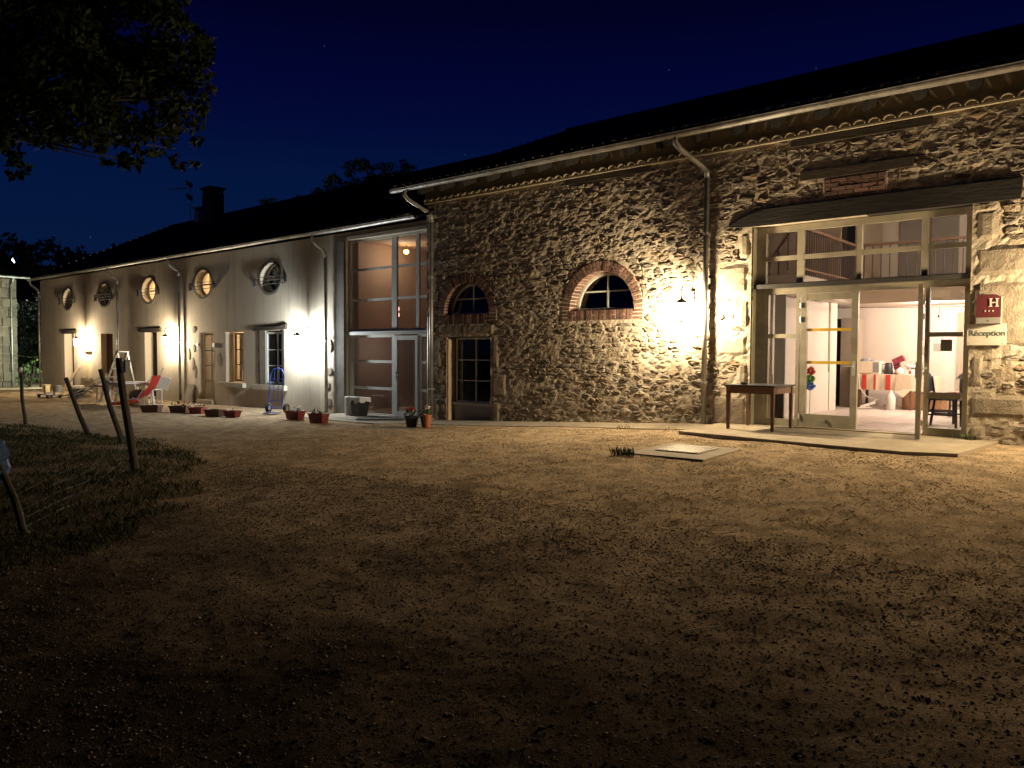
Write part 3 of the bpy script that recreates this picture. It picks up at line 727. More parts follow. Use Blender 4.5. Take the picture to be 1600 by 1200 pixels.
for (x0, x1, nm) in ((-5.03,-4.47,'side_light'), (-2.68,-2.19,'side_light')):
    b = MB(); b.box(x0, x0+.055, gy0+.004, gy1-.004, .52, 2.56); b.box(x1-.055 if x0 < -4 else x1-.001, x1, gy0+.004, gy1-.004, .52, 2.56)
    b.box(x0, x1, gy0+.002, gy1-.002, .447, .56)
    zz = [.56, .98, 1.07, 1.85, 1.93, 2.56]
    b.box(x0+.055, x1-.02, gy0+.008, gy1-.008, .98, 1.07); b.box(x0+.055, x1-.02, gy0+.008, gy1-.008, 1.86, 1.925)
    f = b.build(nm, gf, barn)
    for d, e in ((.56,.98), (1.07,1.86), (1.925,2.56)): MB().box(x0+.055, x1-.02 if x0 < -4 else x1, .158, .163, d, e).build('pane', M['glass'], f)
def door_leaf(name, parent, hx, w, ang, side, tape=False, fm='cream'):
    """leaf built along +x from the hinge (0,0), z from .46, then swung"""
    b = MB(); s_ = side; X = lambda u: s_*u
    lo = lambda a, c: (min(X(a), X(c)), max(X(a), X(c)))
    z0, z1 = .462, 2.55; st = .095
    for a, c in ((0, st), (w-st, w)): p = lo(a, c); b.box(p[0], p[1], -.03, .03, z0, z1)
    p = lo(st, w-st); b.box(p[0], p[1], -.028, .028, z1-.10, z1); b.box(p[0], p[1], -.028, .028, z0, z0+.20)
    leaf = b.build(name, M[fm], None, origin=(0,0,0))
    leaf.parent = parent; leaf.location = Vector((hx, .15, 0))-WLOC[parent.name]; leaf.rotation_euler = (0, 0, ang); WLOC[leaf.name] = Vector((0,0,0))
    def sub(nm, mb, m): o = mb.build(nm, M[m], leaf, origin=(0,0,0)); return o
    sub('pane', MB().box(p[0], p[1], -.003, .003, z0+.20, z1-.10), 'glass')
    if tape:
        for z in (1.985, 1.475): sub('yellow_tape', MB().box(p[0], p[1], -.010, -.004, z-.022, z+.022), 'yellow')
    hb = MB(); hxx = X(w-st/2)
    hb.box(hxx-.022, hxx+.022, -.045, -.031, 1.28, 1.50); hb.tube([(hxx, -.045, 1.42), (hxx, -.085, 1.42), (hxx-s_*.12, -.085, 1.42)], .011, 6)
    hb.box(hxx-.022, hxx+.022, .031, .045, 1.28, 1.50); hb.tube([(hxx, .045, 1.42), (hxx, .085, 1.42), (hxx-s_*.12, .085, 1.42)], .011, 6)
    sub('handle', hb, 'steel')
    for z in (.62, 2.15, 2.37):
        sub('hinge', MB().tube([(0, -.038, z-.04), (0, -.038, z+.04)], .011, 6), 'steel')
    if tape: sub('door_stop', MB().box(X(.42)-.012, X(.42)+.012, -.045, -.031, .53, .585), 'dark_metal')
    return leaf
door_leaf('glass_door', barn, -4.45, .86, 0, 1, True)
door_leaf('open_glass_door', barn, -2.74, .84, math.radians(102), -1)['label'] = 'right glass door leaf swung open outwards'
MB().box(-4.47, -2.70, .02, .30, .40, .461).build('threshold', M['concrete'], barn)
MB().box(RX0, -4.47, .05, .125, .40, .447).build('sill', M['cream'], barn)

# reveal post beside the left jamb (pale timber)
MB().box(-5.222, -5.19, .0, .119, .44, 3.64).build('jamb_board', M['cream'], barn)

# ---- window low in the barn and stone recess
f = window('casement_window', barn, -12.16, -10.95, .20, .50, 1.93, 2, 3, 'white_frame', 'glass_dark', fw=.035, bw=.022)
MB().box(-12.25, -10.935, .19, .30, -.05, .45).build('recess_panel', M['recess_grey'], barn)
MB().prism([(-12.25,.45),(-10.935,.45),(-10.935,.50),(-12.25,.50)], .13, .30).build('sill', M['white_frame'], barn)
room('dark_room', barn, 'room_dark', -12.3, -10.6, .31, 2.5, .0, 1.98)
b = MB()
for i in range(30):
    t = i/29; b_ = -12.12+t*.33; 
pts = [( -12.13+.5*t, .36+.02*math.sin(t*40), ) for t in np.linspace(0, 1, 40)]
cu = MB()
for i in range(39): cu.quad((pts[i][0], pts[i][1], .5), (pts[i+1][0], pts[i+1][1], .5), (pts[i+1][0], pts[i+1][1], 1.95), (pts[i][0], pts[i][1], 1.95))
cu.build('curtain', M['curtain'], barn, smooth=True)
MB().box(-12.262, -12.20, .0, .19, .02, 1.90).build('jamb_board', M['timber_pale'], barn)

# ---- cornice, rafters, roof, gutter of the barn
B('cornice_ledge', 'cornice', barn, (BX0-.02, BX1, -.075, .05, 4.945, 4.972))
B('cornice_band', 'cornice', barn, (BX0, BX1, -.05, .08, 4.973, 5.38))
tm = MB(); n = 8; prof = []
for k in range(n+1):
    a = PI*k/n; prof.append((.083*math.cos(a), .062*math.sin(a)))
for k in range(n, -1, -1):
    a = PI*k/n; prof.append((.066*math.cos(a), .046*math.sin(a)))
tm.prism(prof, -.11, .05); tile_me = tm.mesh('cornice_tile', M['tile_clay'])
x = BX0+.10
while x < -.6:
    share('cornice_tile', tile_me, (x, RND.uniform(-.006, .006), 4.986+RND.uniform(-.004, .004)), barn, (0, RND.uniform(-.04, .04), 0)); x += .205
EAV, RDG = (-.56, 5.27), (6.0, 7.98)
sl = (RDG[1]-EAV[1])/(RDG[0]-EAV[0])
rt = MB().beam((0, .1, 5.40), (0, EAV[0]+.06, 5.40+sl*(EAV[0]+.06-.1)), .085, .12).mesh('rafter_tail', M['timber_dark'])
x = BX0+.28
while x < BX1: share('rafter_tail', rt, (x, 0, -.045), barn); x += .66
B('eaves_board', 'timber_dark', barn)if False else None
b = MB(); nrm = Vector((0, -sl, 1)).normalized()
def roof_tiles(name, parent, x0, x1, eav, rdg, per=.23, rows=20, amp=.035):
    cols = int((x1-x0)/per); prof = [(0,0), (.14,.75), (.30,1), (.46,.75), (.62,.1), (.8,0)]
    xs = []; hs = []
    for c in range(cols):
        for u, h in prof: xs.append(x0+(c+u)*per); hs.append(h*amp)
    xs.append(x0+cols*per); hs.append(0)
    vs = []; fs = []; m = len(xs)
    for r in range(rows):
        for e in (0, 1):
            t = (r+e)/rows; y = eav[0]+(rdg[0]-eav[0])*t; z = eav[1]+(rdg[1]-eav[1])*t+(.035 if e == 0 else .004)
            vs += [(x, y, z+h) for x, h in zip(xs, hs)]
        o = 2*r*m; fs += [(o+i, o+i+1, o+m+i+1, o+m+i) for i in range(m-1)]
        if r: fs += [(o-m+i, o-m+i+1, o+i+1, o+i) for i in range(m-1)]
    b = MB().add(vs, fs); ob = b.build(name, M['roof_tile'], parent, kind='stuff'); return ob
def roof_slab(name, parent, x0, x1, eav, rdg, back):
    sl_ = (rdg[1]-eav[1])/(rdg[0]-eav[0]); zb = rdg[1]-sl_*(back-rdg[0])
    b = MB(); t = .05
    b.add([(x0,eav[0],eav[1]),(x1,eav[0],eav[1]),(x1,rdg[0],rdg[1]),(x0,rdg[0],rdg[1]),(x1,back,zb),(x0,back,zb),
           (x0,eav[0],eav[1]-t),(x1,eav[0],eav[1]-t),(x1,rdg[0],rdg[1]-t),(x0,rdg[0],rdg[1]-t),(x1,back,zb-t),(x0,back,zb-t)],
          [(0,1,2,3),(3,2,4,5),(6,9,8,7),(9,11,10,8),(0,6,7,1),(5,4,10,11),(0,3,9,6),(3,5,11,9),(1,7,8,2),(2,8,10,4)])
    return b.build(name, M['roof_tile'], parent)
roof_slab('roof', barn, BX0-.42, BX1+.2, EAV, RDG, 12.6)
roof_tiles('roof_tiles', barn, BX0-.42, BX1+.2, (EAV[0]-.04, EAV[1]+.005), (RDG[0], RDG[1]+.005))
te = MB(); pr = [(.085*math.cos(PI*k/6), .045*math.sin(PI*k/6)) for k in range(7)]+[(.07*math.cos(PI*k/6), .03*math.sin(PI*k/6)) for k in range(6, -1, -1)]
te.prism(pr, -.09, .14); te_me = te.mesh('eaves_tile', M['tile_clay'])
def eaves_tiles(parent, x0, x1, y, z, per=.23, every=1):
    x = x0+.1
    while x < x1: share('eaves_tile', te_me, (x, y, z), parent, (.40, 0, 0), (1, 1, 1)); x += per*every
eaves_tiles(barn, BX0-.4, 0.2, EAV[0]-.02, EAV[1]+.035)
rc = MB(); 
ridge_me = MB().prism([(.12*math.cos(PI*k/6), .10*math.sin(PI*k/6)) for k in range(7)], -.2, .2).mesh('ridge_tile', M['roof_tile'])
x = BX0-.3
while x < BX1: share('ridge_tile', ridge_me, (x, RDG[0], RDG[1]), barn, (0, 0, PI/2)); x += .41
def gutter(name, parent, x0, x1, y, z, r=.075):
    b = MB(); n = 10; vs = []; ss = []
    pr = [(y+r*math.cos(PI+PI*k/n), z+r*math.sin(PI+PI*k/n)) for k in range(n+1)]+[(y+(r-.008)*math.cos(PI+PI*k/n), z+(r-.008)*math.sin(PI+PI*k/n)) for k in range(n, -1, -1)]
    xs = list(np.arange(x0, x1, 1.0))+[x1]; m = len(pr)
    for i, x in enumerate(xs): dz = .006*math.sin(x*1.3); vs += [(x, p, q+dz) for p, q in pr]
    fs = [(i*m+k, (i+1)*m+k, (i+1)*m+(k+1) % m, i*m+(k+1) % m) for i in range(len(xs)-1) for k in range(m)]
    fs += [tuple(range(m))[::-1], tuple((len(xs)-1)*m+k for k in range(m))]
    b.add(vs, fs)
    b.tube([(x0, y-r, z+.004), (x1, y-r, z+.004)], .012, 6)
    g = b.build(name, M['zinc'], parent)
    x = x0+.5
    bk = MB()
    while x < x1:
        bb = MB(); n2 = 6; p2 = [(y+(r+.004)*math.cos(PI+PI*k/n2), z+(r+.004)*math.sin(PI+PI*k/n2)) for k in range(n2+1)]
        bb.add([(x-.018, p, q) for p, q in p2]+[(x+.018, p, q) for p, q in p2], [(k, k+1, k+8, k+7) for k in range(n2)])
        bb.box(x-.012, x+.012, y-r-.008, y-r+.006, z-.01, z+.03)
        bb.build('gutter_bracket', M['zinc'], g); x += 1.0
    return g
gutter('gutter', barn, BX0-.45, BX1, -.645, 5.215)
def downpipe(parent, x, y0, ztop, zbot, ygut, xoff=0, r=.045, wallgap=.06, elbow=.42):
    yw = -wallgap-r; b = MB()
    b.tube([(x+xoff, ygut, ztop), (x+xoff, ygut, ztop-.10), (x+xoff*.8, ygut*.88+yw*.12, ztop-.2), (x+xoff*.2, ygut*.14+yw*.86, ztop-elbow), (x, yw, ztop-elbow-.10), (x, yw, ztop-elbow-.2)], r, 10)
    b.tube([(x, yw, ztop-elbow-.2), (x, yw, zbot)], r, 10)
    o = b.build('downpipe', M['zinc'], parent, smooth=True)
    z = zbot+.7
    while z < ztop-elbow-.2: MB().tube([(x, yw, z-.018), (x, yw, z+.018)], r+.010, 10).box(x-.02, x+.02, yw+r, -.0, z-.014, z+.014).build('pipe_clip', M['zinc'], o); z += 1.25
    return o
downpipe(barn, -5.98, 0, 5.16, .42, -.645, -.30)
downpipe(barn, -12.64, 0, 5.16, .08, -.645, -.28)
MB().box(-12.64-.05, -12.64+.05, -.165, -.05, .03, .14).build('pipe_shoe', M['zinc'], barn)
MB().tube([(-12.78, -.07, 2.4), (-12.78, -.07, .06)], .018, 8).build('thin_pipe', M['zinc'], barn)

# ------------------------------------------------------------------ reception interior (part of the barn)
FZ = .452
IX0, IX1, IY1 = -7.4, 1.2, 6.4
b = MB(); b.quad((IX0,IY1,FZ),(IX1,IY1,FZ),(IX1,IY1,5.0),(IX0,IY1,5.0)); b.quad((IX0,.43,FZ),(IX0,IY1,FZ),(IX0,IY1,5.0),(IX0,.43,5.0)); b.quad((IX1,.43,FZ),(IX1,.43,5.0),(IX1,IY1,5.0),(IX1,IY1,FZ))
b.quad((IX0,.43,5.0),(IX1,.43,5.0),(IX1,IY1,5.0),(IX0,IY1,5.0))
b.box(IX0, -5.225, .425, .44, FZ, 5.0); b.box(-2.095, IX1, .425, .44, FZ, 5.0); b.box(-5.225, -2.095, .425, .44, 3.66, 5.0)
b.build('inner_walls', M['room_white'], barn)
MB().box(IX0, IX1, .22, IY1, FZ-.06, FZ-.012).build('floor_screed', M['concrete'], barn)
tme = MB().box(-.196, .196, -.196, .196, -.015, 0).mesh('floor_tile', M['floor_tile'])
for i in range(13):
    for k in range(16):
        if -6.0+i*.4 < -1.6 : share('floor_tile', tme, (-6.0+i*.4, .52+k*.4, FZ+.002), barn)
# mezzanine: left run and back slab
b = MB(); b.box(IX0, -4.82, .9, 3.9, 2.66, 2.95); b.box(IX0, IX1, 3.9, IY1, 2.66, 2.95); b.build('mezzanine', M['room_white'], barn)
MB().box(-4.82, IX1, 3.86, 3.899, 2.60, 2.98).build('mezzanine_beam', M['room_tan'], barn)
MB().box(-4.819, -4.80, .9, 3.86, 2.62, 2.965).build('mezzanine_fascia', M['room_white'], barn)
bal = MB().tube([(0,0,0), (0,0,.80)], .011, 6).mesh('baluster', M['baluster'])
bl = MB(); bl.beam((-4.78, .9, 3.74), (-4.78, 3.9, 3.74), .06, .05); bl.beam((-4.78, .9, 3.05), (-4.78, 3.9, 3.05), .035, .03); bl.box(-4.82, -4.74, .86, .94, 2.95, 3.80)
hr = bl.build('handrail', M['rail_red'], barn)
y = 1.03
while y < 3.85: share('baluster', bal, (-4.78, y, 2.95), hr); y += .115
bl = MB(); bl.beam((-4.74, 3.93, 3.74), (IX1, 3.93, 3.74), .06, .05); bl.beam((-4.74, 3.93, 3.05), (IX1, 3.93, 3.05), .035, .03)
hr = bl.build('handrail', M['rail_red'], barn)
x = -4.62
while x < -2.2: share('baluster', bal, (x, 3.93, 2.95), hr); x += .155
# sloping stair rail towards the left mezzanine
bl = MB(); bl.beam((-5.75, 1.0, 2.6), (-4.95, 1.0, 3.72), .05, .05); hr = bl.build('stair_rail', M['rail_red'], barn)
for i in range(5): share('baluster', bal, (-5.65+i*.16, 1.0, 2.15+i*.22), hr, None, (1, 1, .72))
# upper panels on the back wall
for x0, x1 in ((-5.15,-4.55), (-4.03,-3.62), (-3.42, -2.9)):
    MB().box(x0-.55, x1-.55, IY1-.05, IY1-.002, 2.95, 4.85).build('dark_panel', M['room_grey'], barn)
MB().box(IX0, -4.84, 3.2, 3.24, 2.952, 4.99).build('upper_partition', M['room_tan'], barn)
MB().box(-5.0, -4.95, 4.6, IY1-.06, 2.952, 4.99).build('upper_partition', M['room_tan'], barn)
# ground floor: partition running inwards, dark niche, tan post
MB().box(-5.45, -5.33, 1.2, 4.5, FZ, 2.655).build('partition', M['room_white'], barn)
MB().box(-5.329, -5.31, 1.2, 4.5, FZ, 1.25).build('dado_panel', M['room_white'], barn)
MB().box(-5.329, -5.29, 4.1, 4.5, FZ, 2.655).build('door_casing', M['room_white'], barn)
MB().box(-5.86, -5.56, 5.85, 6.3, FZ, 2.4).build('dark_opening', M['black'], barn)  # solid black box painted as the shade inside an opening
MB().box(-5.54, -5.28, 5.55, 6.3, FZ, 2.4).build('tan_post', M['room_tan'], barn)
MB().box(-5.66, -5.46, 1.0, 1.19, FZ, 2.655).build('partition_end', M['room_tan'], barn)
MB().box(-7.0, -6.3, 3.4, 3.5, FZ, 2.655).build('partition', M['room_white'], barn)
MB().box(-4.92, -4.89, 5.3, IY1-.002, FZ, 2.655).build('wall_return', M['room_white'], barn) if False else None
d_ = MB().box(-3.42, -2.5, IY1-.05, IY1-.003, FZ, 2.5).build('tan_door', M['room_tan'], barn)
MB().box(-5.17, -4.98, .88, .90, FZ, 2.62).build('grey_curtain', M['curtain'], barn)
# ------------------------------------------------------------------ things inside the reception
def leg(b, x, y, z0, z1, w=.05): return b.box(x-w/2, x+w/2, y-w/2, y+w/2, z0, z1)
ct = thing('coffee_table', 'small dark table under a striped cloth inside the reception, carrying the coffee things', 'table', (-4.55, 5.55, FZ))
MB().box(-5.12, -3.98, 5.25, 5.9, 1.15, 1.18).build('tabletop', M['timber_brown'], ct)
for x, y in ((-5.05,5.3),(-4.05,5.3),(-5.05,5.85),(-4.05,5.85)): leg(MB(), x, y, FZ, 1.15).build('leg', M['timber_brown'], ct)
tc = thing('tablecloth', 'cream tablecloth with red stripes hanging off the coffee table', 'tablecloth', (-4.55, 5.55, 1.18))
b = MB(); b.box(-5.15, -3.95, 5.21, 5.92, 1.181, 1.188)
n = 30
for i in range(n):
    xa, xb = -5.15+1.2*i/n, -5.15+1.2*(i+1)/n; f = lambda x: 5.205-.012*math.sin(x*26)
    b.quad((xa, f(xa), .86), (xb, f(xb), .86), (xb, 5.21, 1.187), (xa, 5.21, 1.187))
b.quad((-5.15, 5.92, .86), (-5.165, 5.21, .80), (-5.15, 5.21, 1.187), (-5.15, 5.92, 1.187))
b.add([(-4.30,5.19,1.185),(-4.05,5.16,1.185),(-3.98,5.15,.92),(-4.15,5.13,.72),(-4.32,5.18,.84)], [(0,4,3,2,1)])
b.build('cloth', M['cloth_cream'], tc)
for x in (-4.93, -4.46): MB().box(x-.045, x+.045, 5.18, 5.191, .862, 1.185).build('red_stripe', M['cloth_red'], tc)
for x in (-4.72,): MB().box(x-.02, x+.02, 5.183, 5.191, .862, 1.185).build('thin_stripe', M['cloth_red'], tc)
mw = thing('microwave', 'pale microwave oven on the left end of the coffee table', 'microwave', (-4.92, 5.5, 1.189))
MB().box(-5.13, -4.66, 5.30, 5.66, 1.195, 1.46).build('body', M['appliance'], mw)
MB().box(-5.11, -4.80, 5.288, 5.30, 1.215, 1.44).build('door', M['cloth_cream'], mw)
MB().box(-4.785, -4.675, 5.29, 5.30, 1.23, 1.44).build('control_panel', M['paper_grey'], mw)
pf = thing('folded_cloth', 'small heap of grey cloth lying on top of the microwave', 'cloth', (-4.95, 5.48, 1.46))
MB().lathe([(.0,0),(.13,.0),(.12,.03),(.07,.055),(.0,.06)], (-4.98,5.48,1.461), 12, sy=.6).lathe([(.0,0),(.11,.0),(.09,.03),(.0,.05)], (-4.84,5.48,1.461), 12, sy=.6).build('heap', M['grey_plastic'], pf)
kt = thing('kettle', 'black electric kettle between the microwave and the coffee machine', 'kettle', (-4.53, 5.48, 1.189))
MB().lathe([(.085,0),(.09,.02),(.08,.14),(.07,.22),(.05,.24),(.0,.245)], (-4.53,5.48,1.189), 14).build('body', M['black'], kt, smooth=True)
MB().tube([(-4.61,5.48,1.41),(-4.67,5.48,1.38),(-4.67,5.48,1.27),(-4.61,5.48,1.24)], .012, 6).build('handle', M['black'], kt)
cm = thing('coffee_machine', 'maroon capsule coffee machine with a tilted head', 'coffee machine', (-4.34, 5.5, 1.189))
MB().box(-4.42, -4.28, 5.38, 5.66, 1.189, 1.215).build('base', M['maroon'], cm)
MB().beam((-4.36,5.6,1.21), (-4.40,5.58,1.44), .12, .10, (0,1,0)).build('column', M['maroon'], cm)
MB().beam((-4.44,5.5,1.44), (-4.24,5.5,1.54), .13, .12).build('head', M['maroon'], cm)
tp = thing('teapot', 'small pale teapot in front of the coffee machine', 'teapot', (-4.28, 5.34, 1.189))
MB().lathe([(.05,0),(.085,.04),(.075,.10),(.03,.13),(.012,.15),(0,.155)], (-4.27,5.34,1.189), 14).build('body', M['porcelain'], tp, smooth=True)
MB().tube([(-4.34,5.34,1.25),(-4.39,5.34,1.27),(-4.41,5.34,1.31)], [.016,.012,.009], 6).build('spout', M['porcelain'], tp)
cr = thing('carton', 'white and pink carton standing near the right end of the coffee table', 'carton', (-4.1, 5.36, 1.189))
MB().box(-4.17, -4.02, 5.32, 5.42, 1.189, 1.29).build('box', M['porcelain'], cr); MB().box(-4.10, -4.05, 5.315, 5.32, 1.21, 1.27).build('print', M['cloth_red'], cr)
bo = thing('bowl', 'white bowl on the raised carton at the back of the coffee table', 'bowl', (-4.08, 5.5, 1.29))
MB().lathe([(.05,0),(.09,.05),(.11,.10),(.10,.10),(.08,.05),(.0,.02)], (-4.09,5.40,1.291), 14).build('bowl', M['porcelain'], bo, smooth=True)
jg = thing('water_jug', 'clear plastic jug on the floor under the coffee table', 'jug', (-4.42, 5.2, FZ))
MB().lathe([(.085,0),(.09,.02),(.09,.26),(.05,.34),(.03,.36),(.03,.40),(0,.40)], (-4.38,5.12,FZ+.003), 12).build('body', M['curtain'], jg, smooth=True)
cb = thing('low_cabinet', 'brown wooden cabinet at the right end of the coffee table', 'cabinet', (-3.9, 5.4, FZ))
MB().box(-4.25, -3.5, 5.45, 6.0, FZ, .82).build('body', M['cabinet'], cb); MB().box(-3.93, -3.62, 5.43, 6.02, .84, 1.15).build('top_box', M['cloth_cream'], cb)
MB().box(-4.2, -3.7, 5.438, 5.45, FZ+.05, .80).build('door', M['cabinet'], cb)
cbx = thing('power_cable', 'tangled pale cable on the floor below the microwave', 'cable', (-4.9, 5.1, FZ))
MB().tube([(-5.05,5.2,1.2),(-5.0,5.12,.9),(-4.85,5.1,.72),(-4.66,5.1,.66),(-4.8,5.0,.5),(-5.05,4.9,.47),(-4.9,4.95,.48),(-4.72,5.0,.50),(-4.95,5.1,.47)], .010, 6).build('cord', M['cable'], cbx)
MB().beam((-4.95,5.05,.50), (-4.68,5.1,.60), .12, .05).build('power_strip', M['porcelain'], cbx)
# dining table and chairs behind the right side light
dt = thing('dining_table', 'dining table under a dark blue cover behind the right side light', 'table', (-2.35, 2.9, FZ))
MB().box(-2.62, -1.7, 2.35, 3.7, 1.17, 1.20).build('tabletop', M['blue_cloth2'], dt)
b = MB(); b.quad((-2.63,2.34,.98),(-1.7,2.34,.93),(-1.7,2.345,1.2),(-2.63,2.345,1.2)); b.quad((-2.63,3.7,.95),(-2.63,2.34,.98),(-2.63,2.345,1.2),(-2.63,3.7,1.2)); b.build('cover_drop', M['blue_cloth2'], dt)
for x, y in ((-2.56,2.45),(-1.8,2.45),(-2.56,3.6),(-1.8,3.6)): leg(MB(), x, y, FZ, 1.17, .06).build('leg', M['black'], dt)
dc = thing('table_item', 'blue and white folder lying on the dining table', 'folder', (-2.55, 2.6, 1.2))
MB().prism([(-2.72,1.201),(-2.30,1.201),(-2.30,1.33),(-2.60,1.33)], 2.5, 2.7).build('folder', M['grey_plastic'], dc)
def chair(name, label, m_seat, m_leg, loc, rz, group=None):
    t = thing(name, label, 'chair', (0,0,0), group)
    MB().box(-.21,.21,-.21,.21,.43,.465).build('seat', M[m_seat], t)
    b = MB(); n = 8
    for i in range(n):
        a, c = -.20+.4*i/n, -.20+.4*(i+1)/n; f = lambda x: .20-.05*(1-(x/.2)**2)*-1
        h = lambda x: .87-.10*(abs(x)/.2)**3
        b.add([(a,.20+.03*(1-(a/.2)**2),.56),(c,.20+.03*(1-(c/.2)**2),.56),(c,.24+.03*(1-(c/.2)**2),h(c)),(a,.24+.03*(1-(a/.2)**2),h(a)),
               (a,.22+.03*(1-(a/.2)**2),.56),(c,.22+.03*(1-(c/.2)**2),.56),(c,.26+.03*(1-(c/.2)**2),h(c)),(a,.26+.03*(1-(a/.2)**2),h(a))], [(0,1,2,3),(5,4,7,6),(3,2,6,7),(0,4,5,1)])
    b.build('backrest', M[m_seat], t)
    for sx in (-1, 1):
        MB().beam((sx*.19,-.19,0),(sx*.185,-.18,.43),.035,.035).build('leg', M[m_leg], t)
        MB().beam((sx*.19,.25,0),(sx*.185,.19,.45),.035,.035).beam((sx*.185,.19,.45),(sx*.185,.245,.80),.03,.03).build('leg', M[m_leg], t)
        MB().beam((sx*.188,-.185,.20),(sx*.188,.22,.20),.025,.025).build('stretcher', M[m_leg], t)
    t.location = loc; t.rotation_euler = (0,0,rz); return t
ch = chair('dining_chair', 'black dining chair nearest the glass, side on to the table', 'black_seat', 'black', (-2.70, 1.70, FZ+.003), PI/2)
c2 = dup(ch, (-2.92, 2.50, FZ+.003), PI/2+.15, 'black dining chair behind the nearest one, half hidden by it')
for o, p in ((ch, 0), (c2, 0)): o['group'] = 'black dining chairs'
c3 = chair('pink_chair', 'dusty pink chair on the far side of the dining table, left of its twin', 'pink_chair', 'timber_brown', (-2.86, 4.2, FZ+.003), -.3, 'pink chairs at the dining table')
dup(c3, (-2.35, 4.25, FZ+.003), -.1, 'dusty pink chair on the far side of the dining table, right of its twin')
# cable spotlights, notices, pinwheel
cl_ = thing('cable_spotlights', 'thin cable with small hanging spotlights under the reception ceiling', 'spotlights', (-3.0, 4.3, 2.5))
MB().tube([(-4.9,4.3,2.55),(-3,4.25,2.50),(-1.0,4.3,2.55)], .006, 5).build('cable', M['dark_metal'], cl_)
for x in (-3.35, -2.6, -1.7): MB().tube([(x,4.26,2.50),(x,4.26,2.36)], .006, 5).lathe([(.03,0),(.02,.05),(0,.06)], (x,4.26,2.31), 8).build('spot', M['dark_metal'], cl_)
for i, (x, y) in enumerate(((-2.0, 4.9), (-3.6, 5.0), (-2.9, 4.5))):
    p = thing('ceiling_spot', ('round lit ceiling spot above the dining table', 'round lit ceiling spot above the coffee table', 'round lit ceiling spot just behind the mezzanine edge')[i], 'ceiling light', (x, y, 2.65), 'reception ceiling spots')
    MB().lathe([(.07,0),(.07,.02),(0,.02)], (x,y,2.638), 12).build('housing', M['white_paint'], p); MB().lathe([(.045,0),(.045,.004),(0,.004)], (x,y,2.632), 12).build('lens', EM['spot'], p)
def notice(lab, x0, x1, y, z0, z1, m):
    o = MB().box(x0, x1, y-.006, y, z0, z1).build('notice', M[m]); tag(o, lab, 'notice'); return o
notice('grey notice stuck to the pane of the right side light', -2.48, -2.335, .157, 1.655, 1.82, 'paper_grey')
notice('framed paper on the reception back wall, left of two', -4.15, -3.99, IY1, 1.60, 1.78, 'paper'); notice('small framed paper on the reception back wall, right of two', -3.88, -3.74, IY1, 1.68, 1.85, 'paper')
for (x, z) in ((-3.86, 1.74), (-4.07, 1.66)): pass
pw = thing('pinwheel_flower', 'rainbow fluffy garden pinwheel on a thin stick behind the left glass door', 'garden pinwheel', (-4.36, .34, FZ))
MB().tube([(-4.36,.34,FZ),(-4.36,.34,1.10)], .006, 6).build('stick', M['steel'], pw)
for nm, m, z, r in (('red_tuft','rainbow_red',1.335,.075), ('green_tuft','rainbow_green',1.215,.072), ('blue_tuft','rainbow_blue',1.10,.078)):
    b = MB(); q = random.Random(int(z*100))
    for i in range(70):
        a = q.uniform(0, 6.28); e = q.uniform(-1, 1); R_ = r*q.uniform(.75, 1.1); d = Vector((math.cos(a)*math.sqrt(1-e*e), math.sin(a)*math.sqrt(1-e*e), e))
        s_ = d.orthogonal().normalized()*r*.34; c = Vector((-4.36,.34,z)); b.add([c+d*R_*.3-s_*.3, c+d*R_*.3+s_*.3, c+d*R_+s_, c+d*R_-s_], [(0,1,2,3)])
    b.build(nm, M[m], pw)
fb = thing('folded_board', 'dark board leaning behind the left side light', 'board', (-4.78, .35, FZ))
MB().beam((-4.86,.34,FZ), (-4.86,.30,1.02), .16, .02, (0,1,0)).build('board', M['black'], fb)
point('reception_light', (-2.0, 4.9, 2.55), 260, (1, .82, .66), .05)
point('coffee_corner_light', (-3.6, 5.0, 2.55), 115, (1, .78, .62), .05)
point('mezzanine_edge_light', (-2.9, 4.5, 2.55), 130, (1, .80, .65), .05)
mzl = thing('wall_uplight', 'small lit globe lamp hanging high in the right of the reception hall', 'lamp', (.55, 1.35, 4.2))
MB().lathe([(.02,-.1),(.09,-.05),(.09,.05),(.02,.1)], (.55,1.35,4.3), 12).build('globe', EM['warm'], mzl)
point('mezzanine_light', (.55, 1.35, 4.3), 420, (1, .82, .64), .08)
# ------------------------------------------------------------------ low rendered house
house = thing('rendered_house', 'long low house with cream render and oval upper windows left of the stone barn', 'building', (-26, .05, 0))
HY = .05; HX0, HX1, HTOP = -37.3, -16.0, 4.62
OV = [(-19.38,3.69), (-23.18,3.74), (-26.95,3.72), (-30.64,3.705), (-34.22,3.71)]
OA, OB = .52, .42
H_ = dict(win3=(-19.96,-18.74,.66,2.20), win2=(-21.84,-20.80,.67,2.20), door=(-23.48,-22.54,.04,2.20), d4=(-27.30,-26.36,.02,2.26), d3=(-31.02,-29.96,.10,2.26), d1=(-34.66,-33.66,.0,2.30), win1=(-32.78,-31.86,.52,1.60))
orects = [(x-.62, x+.62, z-.52, z+.52) for x, z in OV]
b = MB()
def pl_d(x, z): return .006*noise.noise(Vector((x*.9, 0, z*1.3)))+.003*noise.noise(Vector((x*4, 4, z*4)))
wall_grid(b, HY, [HX0, HX1], [-.4, HTOP], list(H_.values())+orects, .25, pl_d)
for (x, z), rc_ in zip(OV, orects):
    hole_fill(b, HY, rc_, (x, z), lambda t: OA*OB/math.sqrt((OB*math.cos(t))**2+(OA*math.sin(t))**2), HY+.34, 40)
for k_, h in H_.items(): reveal(b, h, HY-.004, HY+.42)
